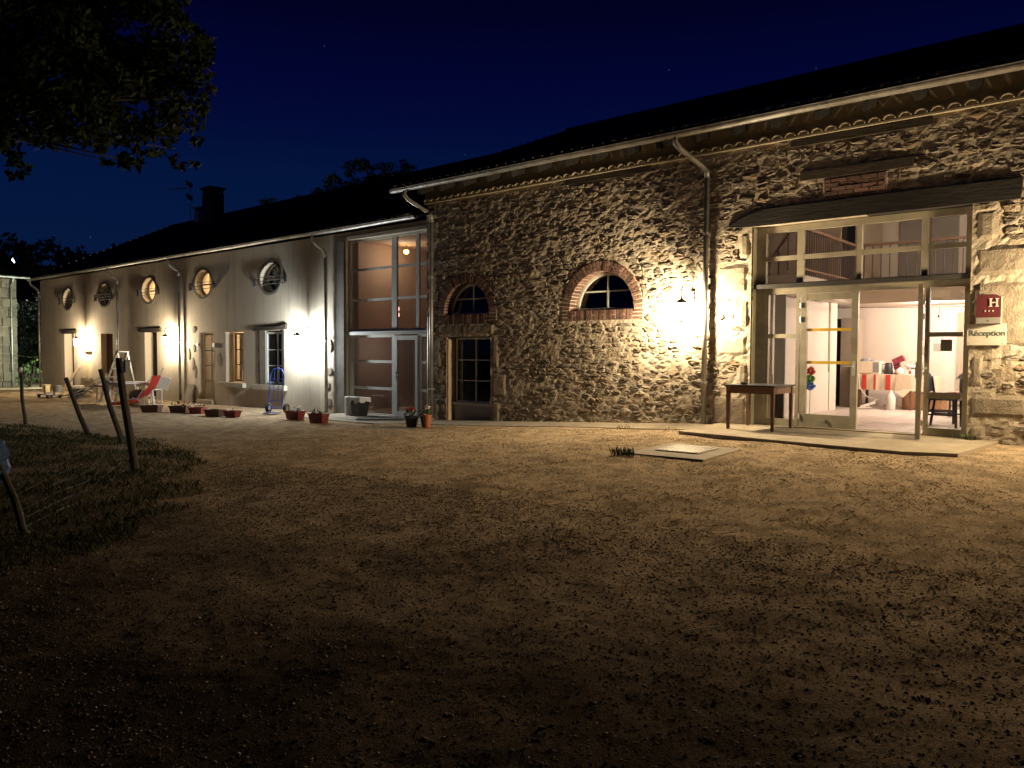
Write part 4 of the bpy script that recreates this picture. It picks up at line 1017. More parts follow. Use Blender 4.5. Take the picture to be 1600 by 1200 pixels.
b.quad((HX0,HY,-.4),(HX0,HY,HTOP),(HX0,12,HTOP),(HX0,12,-.4)); b.add([(HX0,HY,HTOP),(HX0,6,7.7),(HX0,12,HTOP)], [(0,1,2)])
b.quad((HX0,12,-.4),(HX0,12,HTOP),(BX0,12,HTOP),(BX0,12,-.4))
b.quad((HX1,HY,-.4),(HX1,.5,-.4),(HX1,.5,HTOP),(HX1,HY,HTOP))
b.quad((HX1,HY,4.50),(BX0,HY,4.50),(BX0,HY,HTOP),(HX1,HY,HTOP)); b.quad((HX1,HY,4.50),(HX1,.5,4.50),(BX0,.5,4.50),(BX0,HY,4.50))
b.build('wall', M['plaster'], house)
MB().box(-16.30, -15.96, .0, .06, -.05, 4.40).build('pilaster', M['plaster_dark'], house)
MB().box(-16.15, BX0-.002, .02, .20, 4.415, 4.50).build('concrete_lintel', M['concrete_cream'], house)
# oval windows with iron rails
def ell(t, a, b_): return a*math.cos(t), b_*math.sin(t)
rail = MB()
for z in (-.12, -.02, .08): rail.tube([(-.78,0,z),(.78,0,z)], .010, 6)
rail.tube([(-.74,0,-.16),(-.74,0,.12)], .012, 6).tube([(.74,0,-.16),(.74,0,.12)], .012, 6)
for sx in (-.74, .74): rail.tube([(sx,0,.08),(sx,.075,.08)], .012, 6).tube([(sx,0,-.12),(sx,.075,-.12)], .012, 6)
rail_me = rail.mesh('iron_rail', M['iron'])
sur = MB(); N = 44
for ri, ro, y0, y1 in ((1.0, 1.17, -.012, .03),):
    vs = []; 
    for k in range(N):
        t = 2*PI*k/N; j = 1+.02*math.sin(k*5.3)
        for rr_, y in ((ri, y0), (ro*j, y0), (ro*j, y1), (ri, y1)): e = ell(t, OA*rr_, OB*rr_); vs.append((e[0], y, e[1]))
    sur.add(vs, [(4*k+c, 4*k+(c+1) % 4, 4*((k+1) % N)+(c+1) % 4, 4*((k+1) % N)+c) for k in range(N) for c in range(4)])
sur_me = sur.mesh('oval_surround', M['plaster_dark'])
fm = MB(); vs = []
for k in range(N):
    t = 2*PI*k/N
    for rr_, y in ((.86, .22), (1.0, .22), (1.0, .28), (.86, .28)): e = ell(t, OA*rr_, OB*rr_); vs.append((e[0], y, e[1]))
fm.add(vs, [(4*k+c, 4*k+(c+1) % 4, 4*((k+1) % N)+(c+1) % 4, 4*((k+1) % N)+c) for k in range(N) for c in range(4)])
fm.box(-.02,.02,.225,.275,-.36,.36); fm.box(-.45,-.021,.23,.27,-.015,.015); fm.box(.021,.45,.23,.27,-.015,.015)
fr_me = fm.mesh('oval_window', M['white_paint'])
pn = MB().add([(ell(2*PI*k/N, OA*.87, OB*.87)[0], .25, ell(2*PI*k/N, OA*.87, OB*.87)[1]) for k in range(N)], [tuple(range(N))]); pn_me = pn.mesh('pane', M['glass']); 
slat_me = MB().box(-.004,.004,-.10,.10,-.004,.004).mesh('slat', M['timber_brown'])
for i, (x, z) in enumerate(OV):
    w = share('oval_window', fr_me, (x, HY, z), house); p = share('pane', pn_me, (x, HY, z), w)
    share('oval_surround', sur_me, (x, HY, z), house); share('iron_rail', rail_me, (x, HY-.075, z-.06), house)
    MB().box(x-.82, x-.74, HY-.04, HY-.001, z-.16, z-.02).build('rail_bracket', M['iron'], house); MB().box(x+.74, x+.82, HY-.04, HY-.001, z-.16, z-.02).build('rail_bracket', M['iron'], house)
    lit = i in (1, 2)
    room('lit_room' if lit else 'dark_room', house, 'room_warm' if lit else 'room_dark', x-1.3, x+1.3, HY+.345, 3.2, 2.75, 4.55)
    if lit: point('oval_room_light', (x+.3, 1.7, 4.2), 130 if i == 1 else 190, (1, .74, .45), .12)
    if i == 1:
        lb = MB().box(x-.02, x+.42, .9, .93, z-.30, z+.30).build('hanging_blind', M['curtain'], house)
# ---- ground floor openings
def leaf_window(h, rows, fmm, gm, y=.27, mull=.07): return window('casement_window', house, h[0]+.03, h[1]-.03, HY+y, h[2]+.03, h[3]-.03, 2, rows, fmm, gm, fw=.055, bw=.03, dep=.055, mull=mull)
h = H_['win3']; leaf_window(h, 3, 'white_frame', 'glass_dark', .20); room('dark_room', house, 'room_dark', h[0]-.3, h[1]+.3, HY+.43, 2.6, .3, 2.6)
MB().prism([(h[0]-.27,h[3]+.0),(h[1]+.18,h[3]+.03),(h[1]+.2,h[3]+.17),(h[1]-.15,h[3]+.12),(h[0]-.25,h[3]+.10)], HY-.06, HY+.15).build('lintel_beam', M['timber_old'], house)
b = MB()
for i in range(8):
    z0 = h[2]+i*(h[3]-h[2])/8; z1 = h[2]+(i+1)*(h[3]-h[2])/8; j = .02*math.sin(i*2.1)
    b.prism([(h[0]-.02+j,z0),(h[0]+.05,z0),(h[0]+.05,z1),(h[0]-.02+.02*math.sin((i+1)*2.1),z1)], HY-.03, HY+.16)
b.build('jamb_post', M['timber_old'], house)
MB().box(h[1]-.05, h[1]+.03, HY-.03, HY+.16, h[2], h[3]).build('jamb_post', M['timber_dark'], house)
MB().box(h[0]-.28, h[1]+.16, HY-.12, HY+.28, h[2]-.14, h[2]+.0).build('window_sill', M['concrete_cream'], house)
h = H_['win2']; leaf_window(h, 3, 'timber_pale', 'glass'); r_ = room('lit_room', house, 'room_warm', h[0]-.6, h[1]+.5, HY+.43, 2.2, .3, 2.6); point('window_room_light', (-21.2, 1.5, 2.3), 150, (1, .76, .48), .1)
cu = MB(); nn = 24
for s_, (xa, xb, ya) in enumerate(((h[0]+.10, h[0]+.42, 0),)):
    for i in range(nn):
        u, v = i/nn, (i+1)/nn; g = lambda q: HY+.40+.02*math.sin(q*30)
        cu.quad((xa+(xb-xa-.16)*u, g(u), .75), (xa+(xb-xa-.16)*v, g(v), .75), (xa+(xb-xa)*v, g(v), 2.15), (xa+(xb-xa)*u, g(u), 2.15))
cu.build('curtain', M['timber_pale'], house)
MB().box(h[0]-.22, h[1]+.10, HY-.12, HY+.26, h[2]-.13, h[2]+.0).build('window_sill', M['concrete_cream'], house)
h = H_['door']; window('glazed_door', house, h[0]+.03, h[1]-.03, HY+.16, h[2]+.10, h[3]-.03, 2, 4, 'timber_pale', 'glass', fw=.06, bw=.03, dep=.05)
room('lit_room', house, 'room_tan', h[0]-.5, h[1]+.4, HY+.43, 2.4, .0, 2.5); point('hall_door_light', (-22.8, 1.6, 2.2), 60, (1, .80, .62), .1)
MB().box(-22.98, -22.55, 2.30, 2.39, .95, 1.62).build('blue_poster', M['blue_metal'], house)
MB().box(h[0], h[1], HY-.10, HY+.4, -.04, .08).build('door_step', M['concrete'], house)
MB().box(h[0]-.07, h[0]+.03, HY-.05, HY-.0, 1.78, 1.86).box(h[1]-.03, h[1]+.12, HY-.05, HY, 1.74, 1.86).build('door_hinge', M['iron'], house)
h = H_['d4']; MB().box(h[0], h[1], HY+.30, HY+.36, h[2], h[3]).build('dark_door', M['room_dark'], house)
MB().box(h[0]-.28, h[1]+.30, HY-.05, HY+.1, h[3]+.0, h[3]+.13).build('lintel_beam', M['timber_old'], house)
h = H_['d3']; MB().box(h[0]+.02, h[0]+.60, HY+.18, HY+.22, h[2], h[3]).build('brown_shutter', M['timber_brown'], house)
window('glazed_leaf', house, h[0]+.62, h[1]-.03, HY+.17, h[2]+.03, h[3]-.03, 1, 3, 'timber_pale', 'glass', fw=.04, bw=.03); room('lit_room', house, 'room_warm', h[0]-.3, h[1]+.4, HY+.43, 2.2, .0, 2.5); point('narrow_window_light', (-30.3, 1.4, 2.2), 110, (1, .76, .48), .1)
h = H_['d1']; MB().box(h[0], h[1], HY+.30, HY+.36, h[2], h[3]).build('dark_door', M['room_dark'], house)
MB().box(h[0]-.20, h[1]+.30, HY-.05, HY+.1, h[3], h[3]+.13).build('lintel_beam', M['timber_old'], house)
h = H_['win1']; MB().box(h[0], h[1]-.2, HY+.2, HY+.24, h[2], h[3]).build('board_shutter', M['timber_pale'], house); MB().box(h[1]-.2, h[1], HY+.22, HY+.26, h[2], h[3]).build('board_shutter', M['timber_pale'], house)
MB().box(h[0]-.05, h[1]+.05, HY-.06, HY+.2, h[2]-.10, h[2]+.0).build('window_sill', M['concrete'], house)
# bare stones showing through the render
q = random.Random(4)
for x, z, w, hh in ((-16.66,.30,.34,.30), (-16.70,.72,.28,.22), (-16.62,1.10,.30,.26), (-16.58,1.75,.22,.42), (-23.78,1.70,.16,.30), (-23.85,1.20,.2,.5), (-23.72,.95,.14,.5), (-22.25,1.35,.18,.42), (-24.1,1.5,.14,.45), (-23.75,2.3,.3,.22)):
    b = MB(); n = 9; vs = [(x+math.cos(2*PI*k/n)*w/2*q.uniform(.75,1.1), HY-.002, z+math.sin(2*PI*k/n)*hh/2*q.uniform(.8,1.1)) for k in range(n)]
    vs2 = [(x+(p[0]-x)*.75, HY-.022, z+(p[2]-z)*.75) for p in vs]; b.add(vs+vs2, [(k, (k+1) % n, (k+1) % n+n, k+n) for k in range(n)]+[tuple(range(n, 2*n))], q.random()); b.build('bare_stone', M['block'], house)
# eaves, roof, gutter, downpipes
HE, HR = (-.22, 4.70), (6.0, 7.72)
roof_slab('roof', house, HX0-.25, BX0+.3, HE, HR, 12.4)
roof_tiles('roof_tiles', house, HX0-.25, BX0-.02, (HE[0]-.03, HE[1]+.005), (HR[0], HR[1]+.005))
x = HX0-.2
while x < BX0: share('ridge_tile', ridge_me, (x, HR[0], HR[1]), house, (0, 0, PI/2)); x += .41
y = HE[0]+.1
sl2 = (HR[1]-HE[1])/(HR[0]-HE[0])
while y < HR[0]: share('verge_tile', te_me, (HX0-.2, y, HE[1]+(y-HE[0])*sl2+.05), house, (.46, 0, 0)); y += .30
eaves_tiles(house, -24, BX0-.3, HE[0]-.01, HE[1]+.03)
gutter('gutter', house, HX0-.3, BX0-.05, -.31, 4.655, .065)
for x in (-16.64, -24.56, -29.24, -37.2): downpipe(house, x, HY, 4.62, .0, -.31, -.22, .042, -HY+.06, .38)
b = MB()
# chimneys
b.box(-32.15, -31.40, 4.75, 5.35, 6.9, 8.42); c = b.build('chimney', M['chimney'], house)
MB().box(-32.22, -31.33, 4.68, 5.42, 8.60, 8.68).build('cap', M['chimney'], c)
for sx in (-32.08, -31.78, -31.47):
    for sy in (4.82, 5.28): MB().box(sx-.05, sx+.05, sy-.05, sy+.05, 8.42, 8.60).build('pillar', M['chimney'], c)
c = MB().box(-34.35, -33.95, 5.5, 5.9, 7.2, 8.05).build('chimney', M['chimney_white'], house)
MB().box(-34.42, -33.88, 5.44, 5.96, 8.16, 8.22).build('cap', M['chimney_white'], c); MB().box(-34.30, -34.22, 5.52, 5.88, 8.05, 8.16).box(-34.08, -34.0, 5.52, 5.88, 8.05, 8.16).build('pillar', M['chimney'], c)
an = thing('tv_antenna', 'thin metal television aerial on a mast beside the small white chimney', 'antenna', (-34.3, 5.3, 7.3))
MB().tube([(-34.3,5.3,7.3),(-34.3,5.3,9.35)], .018, 6).build('mast', M['steel'], an)
MB().tube([(-35.6,4.9,9.12),(-34.2,5.32,9.05)], .014, 6).build('boom', M['steel'], an)
for i in range(7):
    t = i/7; p = Vector((-35.6+1.4*t, 4.9+.42*t, 9.12-.07*t)); MB().tube([p+Vector((.06,-.18,0)), p+Vector((-.06,.18,0))], .009, 5).build('element', M['steel'], an)
b = MB()
for z, w in ((9.3,.26), (9.2,.24), (8.72,.26), (8.6,.22)): b.beam((-34.3-w*.6,5.2,z+.08), (-34.3+w*.5,5.35,z-.10), .04, .10)
b.build('reflector', M['alu'], an)

# ---- stair hall glazing between house and barn
sg = M['white_frame']; SX0, SX1 = -15.95, BX0-.002; sy0, sy1 = .16, .22
b = MB(); b.box(SX0, SX0+.10, sy0, sy1, .0, 4.41)
for a, c in ((-14.30,-14.12), (-13.44,-13.34)): b.box(a, c, sy0+.001, sy1-.001, 2.12, 4.41)
for z in (2.12, 2.87, 3.63): b.box(SX0+.10, SX1, sy0+.006, sy1-.006, z, z+.06)
b.box(SX0+.10, SX1, sy0+.004, sy1-.004, 4.36, 4.412)
f = b.build('stair_window', sg, house)
for a, c in ((SX0+.10,-14.30), (-14.12,-13.44), (-13.34,SX1)):
    for d, e in ((2.18,2.87), (2.93,3.63), (3.69,4.36)): MB().box(a, c, .188, .193, d, e).build('pane', M['glass'], f)
MB().box(SX0-.05, SX1, .04, .159, 2.03, 2.115).build('ledge', M['white_frame'], house)
b = MB(); b.box(SX0+.10, SX0+.16, sy0+.002, sy1-.002, .03, 2.03); b.box(-14.30, -14.18, sy0+.002, sy1-.002, .03, 2.03); b.box(-13.38, -13.26, sy0+.002, sy1-.002, .03, 2.03)
for a, c in ((SX0+.16,-14.30), (-13.26,SX1)):
    for z in (.03, .68, 1.34, 1.97): b.box(a, c, sy0+.006, sy1-.006, z, z+.065)
f = b.build('lower_stair_window', sg, house)
for a, c in ((SX0+.16,-14.30), (-13.26,SX1)):
    for d, e in ((.095,.68), (.745,1.34), (1.405,1.97)): MB().box(a, c, .188, .193, d, e).build('pane', M['glass'], f)
b = MB(); b.box(-14.178, -14.10, .15, .205, .07, 2.0); b.box(-13.46, -13.382, .15, .205, .07, 2.0); b.box(-14.10, -13.46, .152, .203, .07, .20); b.box(-14.10, -13.46, .152, .203, 1.90, 2.0)
f = b.build('stair_door', sg, house); MB().box(-14.10, -13.46, .178, .183, .20, 1.90).build('pane', M['glass'], f)
MB().box(-14.16,-14.12,.135,.149,.95,1.15).tube([(-14.14,.135,1.06),(-14.14,.10,1.06),(-13.98,.10,1.06)], .011, 6).build('handle', M['steel'], f)
# hall interior
room('hall_walls', house, 'hall_wall', -16.9, BX0-.3, .45, 4.0, 2.08, 4.6)
room('hall_lower_walls', house, 'hall_dark', -16.9, BX0-.3, .45, 3.2, .02, 2.02)
MB().beam((-15.2,2.6,.1), (-13.2,2.9,1.9), .06, .28, (0,0,1)).build('stair_stringer', M['room_dark'], house)
MB().beam((-15.2,2.5,1.0), (-13.3,2.8,2.0), .05, .05, (0,0,1)).build('stair_rail', M['room_dark'], house)
hl = thing('hall_lamp', 'amber glass wall lamp glowing high in the stair hall', 'lamp', (-16.2, 2.3, 4.2))
hc = Vector((-16.35, 2.45, 4.42))
MB().lathe([(.03,-.06),(.065,-.04),(.07,.03),(.03,.05)], hc, 12).build('shade', EM['amber'], hl)
MB().tube([hc+Vector((0,0,.08)), hc+Vector((0,0,.17))], .012, 6).build('stem', M['dark_metal'], hl)
point('hall_light', hc+Vector((.25,-.35,-.3)), 21, (1, .76, .54), .12)
nl = thing('neon_bracket_light', 'small pinkish lit sign of two square brackets low in the stair hall window', 'light', (-16.6, 2.2, 2.6))
nx_ = c_ = None
b = MB(); o_ = Vector((-16.55, 2.20, 2.60))
for dz in (.0, .17): b.box(o_.x, o_.x+.16, o_.y, o_.y+.02, o_.z+dz, o_.z+dz+.028).box(o_.x+.132, o_.x+.16, o_.y+.001, o_.y+.019, o_.z+dz+.028, o_.z+dz+.095)
b.box(o_.x, o_.x+.02, o_.y+.001, o_.y+.019, o_.z+.028, o_.z+.10)
b.build('tubes', EM['red'], nl)
MB().box(o_.x-.02, o_.x+.19, o_.y+.021, o_.y+.03, o_.z-.02, o_.z+.30).build('backplate', M['hall_wall'], nl)
point('lower_hall_light', (-15.8, 1.6, 1.9), 20, (1, .78, .66), .1)

# ------------------------------------------------------------------ outbuilding on the far left
ob = thing('stone_outbuilding', 'small building of large pale stone blocks at the far left edge', 'building', (-42.4, -3, 0))
OX = -42.2; q = random.Random(9)
MB().box(OX-6, OX-.03, -9.0, .60, -.5, 5.15).build('wall', M['mortar'], ob)
z = -.3; k = 0
while z < 5.0:
    hh = q.uniform(.36, .52); y = .60
    first = True
    while y > -3.2:
        w = q.uniform(.28, .62) if not first else (.62 if k % 2 else .34)
        n = .012; MB().box(OX-.2, OX+q.uniform(0,.09), y-w+.014, y-.014 if not first else y+.004, z+.022, min(z+hh, 5.1)-.022).build('stone_block', M['block'], ob); y -= w; first = False
    z += hh; k += 1
b = MB(); b.add([(OX+.35,-9,5.15),(OX+.35,.95,5.15),(OX-3,.95,6.7),(OX-3,-9,6.7),(OX-6.3,.95,5.15),(OX-6.3,-9,5.15)], [(0,1,2,3),(3,2,4,5),(1,4,2)]); b.build('roof', M['roof_tile'], ob)
g = MB().tube([(OX+.30,-8.9,5.12),(OX+.30,1.1,5.10)], .07, 8).build('gutter', M['zinc'], ob)
MB().tube([(OX+.28,.42,5.06),(OX+.22,.40,4.9),(OX+.09,.36,4.7),(OX+.09,.36,-.1)], .045, 8).build('downpipe', M['zinc'], ob)
# ------------------------------------------------------------------ wall lanterns
def lantern(label, x, wy, zc, bulb, power, col, facing=-1):
    t = thing('wall_lantern', label, 'wall lantern', (x, wy, zc), 'scrolled iron wall lanterns')
    d = .36*facing
    MB().box(x-.045, x+.045, min(wy, wy+.02*facing), max(wy, wy+.02*facing), zc-.02, zc+.20).build('wall_plate', M['iron'], t)
    arc = [(x, wy+.02*facing, zc+.08)]
    for k in range(13):
        a = PI*k/12; arc.append((x, wy+facing*(.20-.18*math.cos(a)), zc+.14+.17*math.sin(a)))
    arc += [(x, wy+d, zc+.08)]
    MB().tube(arc, .011, 6).build('arm', M['iron'], t)
    sc_ = [(x, wy+facing*(.19+(.095-.005*k)*math.cos(.55*k+1.2)*1.0), zc+.15+(.085-.005*k)*math.sin(.55*k+1.2)) for k in range(15)]
    MB().tube(sc_, .008, 5).build('scroll', M['iron'], t)
    cy = wy+d
    MB().lathe([(.012,.10),(.02,.06),(.05,.045),(.112,-.005),(.117,-.02),(.107,-.02),(.05,.03),(.0,.035)][::-1], (x, cy, zc), 6).build('cap', M['iron'], t)
    cage = MB(); top, bot = .10, .072; h = .32
    for k in range(6):
        a = 2*PI*k/6; cage.tube([(x+top*math.cos(a), cy+top*math.sin(a), zc-.018), (x+bot*math.cos(a), cy+bot*math.sin(a), zc-h)], .0065, 5)
    cage.lathe([(.0,-h-.035),(.02,-h-.02),(bot+.008,-h-.008),(bot+.008,-h+.004),(bot-.008,-h+.004)], (x, cy, zc), 6)
    cage.build('cage', M['iron'], t)
    for k in range(6):
        a, c = 2*PI*k/6, 2*PI*(k+1)/6
        MB().quad((x+top*.97*math.cos(a), cy+top*.97*math.sin(a), zc-.02), (x+top*.97*math.cos(c), cy+top*.97*math.sin(c), zc-.02), (x+bot*.97*math.cos(c), cy+bot*.97*math.sin(c), zc-h), (x+bot*.97*math.cos(a), cy+bot*.97*math.sin(a), zc-h)).build('pane', M['glass_lamp'], t)
    MB().lathe([(.0,.08),(.045,.062),(.066,.0),(.045,-.06),(.0,-.08)][::-1], (x, cy, zc-.185), 12).build('bulb', EM[bulb], t)
    point('lantern_light', (x, cy, zc-.20), power, col, .085)
lantern('warm lit lantern on the rubble stone wall, right of the big brick arch', -6.26, -.04, 2.47, 'warm', 1200, (1, .77, .48))
lantern('warm lit lantern on the stone wall to the right of the hotel sign', -0.45, -.04, 2.47, 'warm', 1150, (1, .75, .44))
lantern('brightest cool white lantern, beside the window with the dark lintel', -17.55, HY, 2.05, 'cool', 800, (.90, .96, 1.0))
lantern('warm white lantern near the second downpipe of the low house', -25.0, HY, 2.10, 'warm', 600, (1, .83, .60))
lantern('warm lantern near the far left end of the low house', -32.45, HY, 2.10, 'warm', 650, (1, .80, .55))
# gable lantern that lights the bush in the gap
t = thing('gable_lantern', 'lantern on the gable end of the low house, facing the bush', 'wall lantern', (HX0, 2.2, 2.4))
MB().box(HX0-.03, HX0, 1.3, 1.5, 2.3, 2.5).build('wall_plate', M['iron'], t); MB().tube([(HX0-.02,1.4,2.45),(HX0-.2,1.4,2.55),(HX0-.3,1.4,2.42)], .012, 6).build('arm', M['iron'], t)
MB().lathe([(.05,-.2),(.09,0),(.0,.06)], (HX0-.3,1.4,2.38), 8).build('shade', EM['cool'], t)
point('gable_light', (HX0-.35, 1.4, 2.1), 620, (.85, 1, .82), .05)
# distant lamp
sl_ = thing('street_lamp', 'small distant white lamp above the outbuilding roof', 'street lamp', (-55, 4.3, 0))
MB().tube([(-55,4.3,-.2),(-55,4.3,7.35)], .05, 8).build('pole', M['iron'], sl_)
MB().lathe([(.02,.14),(.12,-.14),(.0,-.16)][::-1], (-55.0,4.3,7.22), 10).build('lamp_head', EM['far'], sl_)
point('street_light', (-55.0, 4.3, 7.18), 2600, (.82, .9, 1), .08)

# ------------------------------------------------------------------ signs
def text_mesh(txt, size, depth, m, bold=0.0, width=None):
    cu = bpy.data.curves.new('lettering', 'FONT'); cu.body = txt; cu.size = size; cu.extrude = depth; cu.offset = bold; cu.align_x = 'CENTER'; cu.align_y = 'CENTER'
    o = bpy.data.objects.new('tmp', cu); COL.objects.link(o); bpy.context.view_layer.update()
    dg = bpy.context.evaluated_depsgraph_get(); me = bpy.data.meshes.new_from_object(o.evaluated_get(dg)); bpy.data.objects.remove(o)
    me.materials.clear(); me.materials.append(m); me.transform(Matrix.Rotation(PI/2, 4, 'X'))
    if width:
        xs = [v.co.x for v in me.vertices]; k = width/(max(xs)-min(xs)); me.transform(Matrix.Diagonal((k, 1, 1, 1)))
    return me
rs = thing('reception_sign', 'pale flat panel reading Réception below the red hotel sign', 'sign', (-1.89, -.045, 1.73))
MB().box(-2.12, -1.665, -.052, -.036, 1.735, 2.02).build('panel', M['sign_white'], rs)
share('lettering', text_mesh('Réception', .105, .001, M['sign_text'], .0012, .415), (-1.885, -.0535, 1.895), rs)
for x in (-2.09, -1.695):
    for z in (1.76, 1.995): MB().box(x-.006, x+.006, -.055, -.052, z-.006, z+.006).build('screw', M['steel'], rs)
hs = thing('hotel_sign', 'red box sign with a large H and three stars', 'sign', (-1.86, -.12, 2.02))
SXA, SXB, SZ0, SZ1, SY = -2.0, -1.715, 2.02, 2.41, -.16
MB().prism([(SXA,SZ0),(SXB,SZ0),(SXB,SZ1-.035),(SXB-.06,SZ1),(SXA,SZ1)], SY, -.05).build('box', M['sign_side'], hs)
MB().prism([(SXA+.003,SZ0+.085),(SXB-.003,SZ0+.085),(SXB-.003,SZ1-.037),(SXB-.062,SZ1-.003),(SXA+.003,SZ1-.003)], SY-.004, SY-.0005).build('red_panel', M['red_enamel'], hs)
MB().box(SXA+.003, SXB-.003, SY-.004, SY-.0005, SZ0+.003, SZ0+.083).build('grey_band', M['sign_grey'], hs)
hx, hz = -1.80, 2.30; b = MB(); yy = (SY-.009, SY-.0045)
b.box(hx-.046, hx-.026, *yy, hz-.048, hz+.048).box(hx+.026, hx+.046, *yy, hz-.048, hz+.048).box(hx-.026, hx+.026, yy[0]+.001, yy[1], hz-.008, hz+.008)
for sx in (-.036, .036):
    for sz in (-.051, .051): b.box(hx+sx-.022, hx+sx+.022, yy[0]+.0015, yy[1], hz+sz-.005, hz+sz+.005)
b.build('letter_h', M['sign_h'], hs)
for i in range(3):
    c = (-1.895+i*.044, 2.19); MB().prism([(c[0]+(.0155 if k % 2 == 0 else .0065)*math.sin(PI*k/5), c[1]+(.0155 if k % 2 == 0 else .0065)*math.cos(PI*k/5)) for k in range(10)], SY-.008, SY-.0045).build('star', M['sign_h'], hs)
MB().prism([(-1.87,2.052),(-1.85,2.052),(-1.86,2.070)], SY-.006, SY-.0045).build('small_mark', M['dark_metal'], hs)
MB().tube([(-1.99,-.06,2.41),(-1.99,-.03,2.47)], .008, 5).build('cable_end', M['dark_metal'], hs)

# ------------------------------------------------------------------ outdoor table
PZ = .446
ot = thing('outdoor_table', 'small square wooden table with a dark top outside the reception doors', 'table', (-4.85, -.45, PZ))
TX0, TX1, TY0, TY1 = -5.20, -4.46, -.90, -.12; TZ = 1.13
MB().box(TX0-.03, TX1+.03, TY0-.03, TY1+.03, TZ-.025, TZ).build('tabletop', M['black_seat'], ot)
b = MB(); b.box(TX0+.02, TX1-.02, TY0+.01, TY0+.03, TZ-.13, TZ-.026).box(TX0+.02, TX1-.02, TY1-.03, TY1-.01, TZ-.13, TZ-.026).box(TX0+.01, TX0+.03, TY0+.031, TY1-.031, TZ-.13, TZ-.026).box(TX1-.03, TX1-.01, TY0+.031, TY1-.031, TZ-.13, TZ-.026)
b.build('apron', M['timber_brown'], ot)
for x in (TX0+.02, TX1-.02):
    for y in (TY0+.025, TY1-.025):
        MB().add([(x-.02,y-.02,PZ),(x+.02,y-.02,PZ),(x+.02,y+.02,PZ),(x-.02,y+.02,PZ),(x-.028,y-.028,TZ-.026),(x+.028,y-.028,TZ-.026),(x+.028,y+.028,TZ-.026),(x-.028,y+.028,TZ-.026)], [(0,3,2,1),(4,5,6,7),(0,1,5,4),(1,2,6,5),(2,3,7,6),(3,0,4,7)]).build('leg', M['timber_brown'], ot)
ash = thing('ashtray', 'small dark ashtray on the left side of the outdoor table', 'ashtray', (-5.0, -.7, TZ))
MB().lathe([(.05,0),(.06,.035),(.05,.035),(.04,.012),(0,.012)], (-5.0,-.72,TZ+.001), 12).build('dish', M['dark_metal'], ash)

# manhole
ms = thing('manhole', 'square concrete slab in the gravel with a pale metal grating cover', 'manhole', (-4.65, -3.25, .3))
b = MB(); b.prismz([(-5.18,-3.78),(-4.15,-3.76),(-4.10,-2.82),(-5.14,-2.72)], .2, lambda x, y: gzf(x, y)+.022); b.build('slab', M['concrete'], ms)
zz = lambda x, y: gzf(x, y)+.024
b = MB(); b.prismz([(-4.97,-3.45),(-4.38,-3.45),(-4.34,-2.95),(-4.93,-2.90)], zz, lambda x, y: gzf(x, y)+.034); cv = b.build('cover', M['concrete_cream'], ms)
for i in range(9):
    for k in range(7):
        x, y = -4.92+i*.064, -3.39+k*.07; z = gzf(x, y)+.034; MB().box(x-.022, x+.022, y-.012, y+.012, z, z+.004).build('stud', M['zinc'], cv)
# weed tufts
def weed(label, x, y, n, h, m='bush_leaf', spread=.10):
    q = np.random.default_rng(int(abs(x*100))); pts = np.stack([x+q.normal(0, spread, n), y+q.normal(0, spread*.6, n)], -1); hh = q.uniform(h*.4, h, n); a = q.uniform(0, 6.28, n)
    b = MB()
    for p, H, A in zip(pts, hh, a):
        z = gzf(p[0], p[1]); d = Vector((math.cos(A)*H*.6, math.sin(A)*H*.6, H)); s_ = Vector((-math.sin(A), math.cos(A), 0))*.006; P_ = Vector((p[0], p[1], z))
        b.add([P_-s_, P_+s_, P_+d*.6+s_*1.6, P_+d, P_+d*.6-s_*1.6], [(0,1,2,3,4)], q.random())
    o = b.build('weed', M[m], None, tint=True); tag(o, label, 'weed'); return o
weed('dark weed tuft at the left corner of the manhole slab', -5.20, -3.84, 70, .11, 'dark_leaf', .09)
weed('green weed at the foot of the wall right of the side light', -2.06, -.06, 60, .14, 'leaf_dull', .05)
weed('dry pale tuft at the edge of the concrete strip', -6.95, -1.12, 18, .10, 'straw', .10)
weed('dry tuft beside the left corner of the concrete pad', -5.9, -1.3, 16, .09, 'straw', .08)

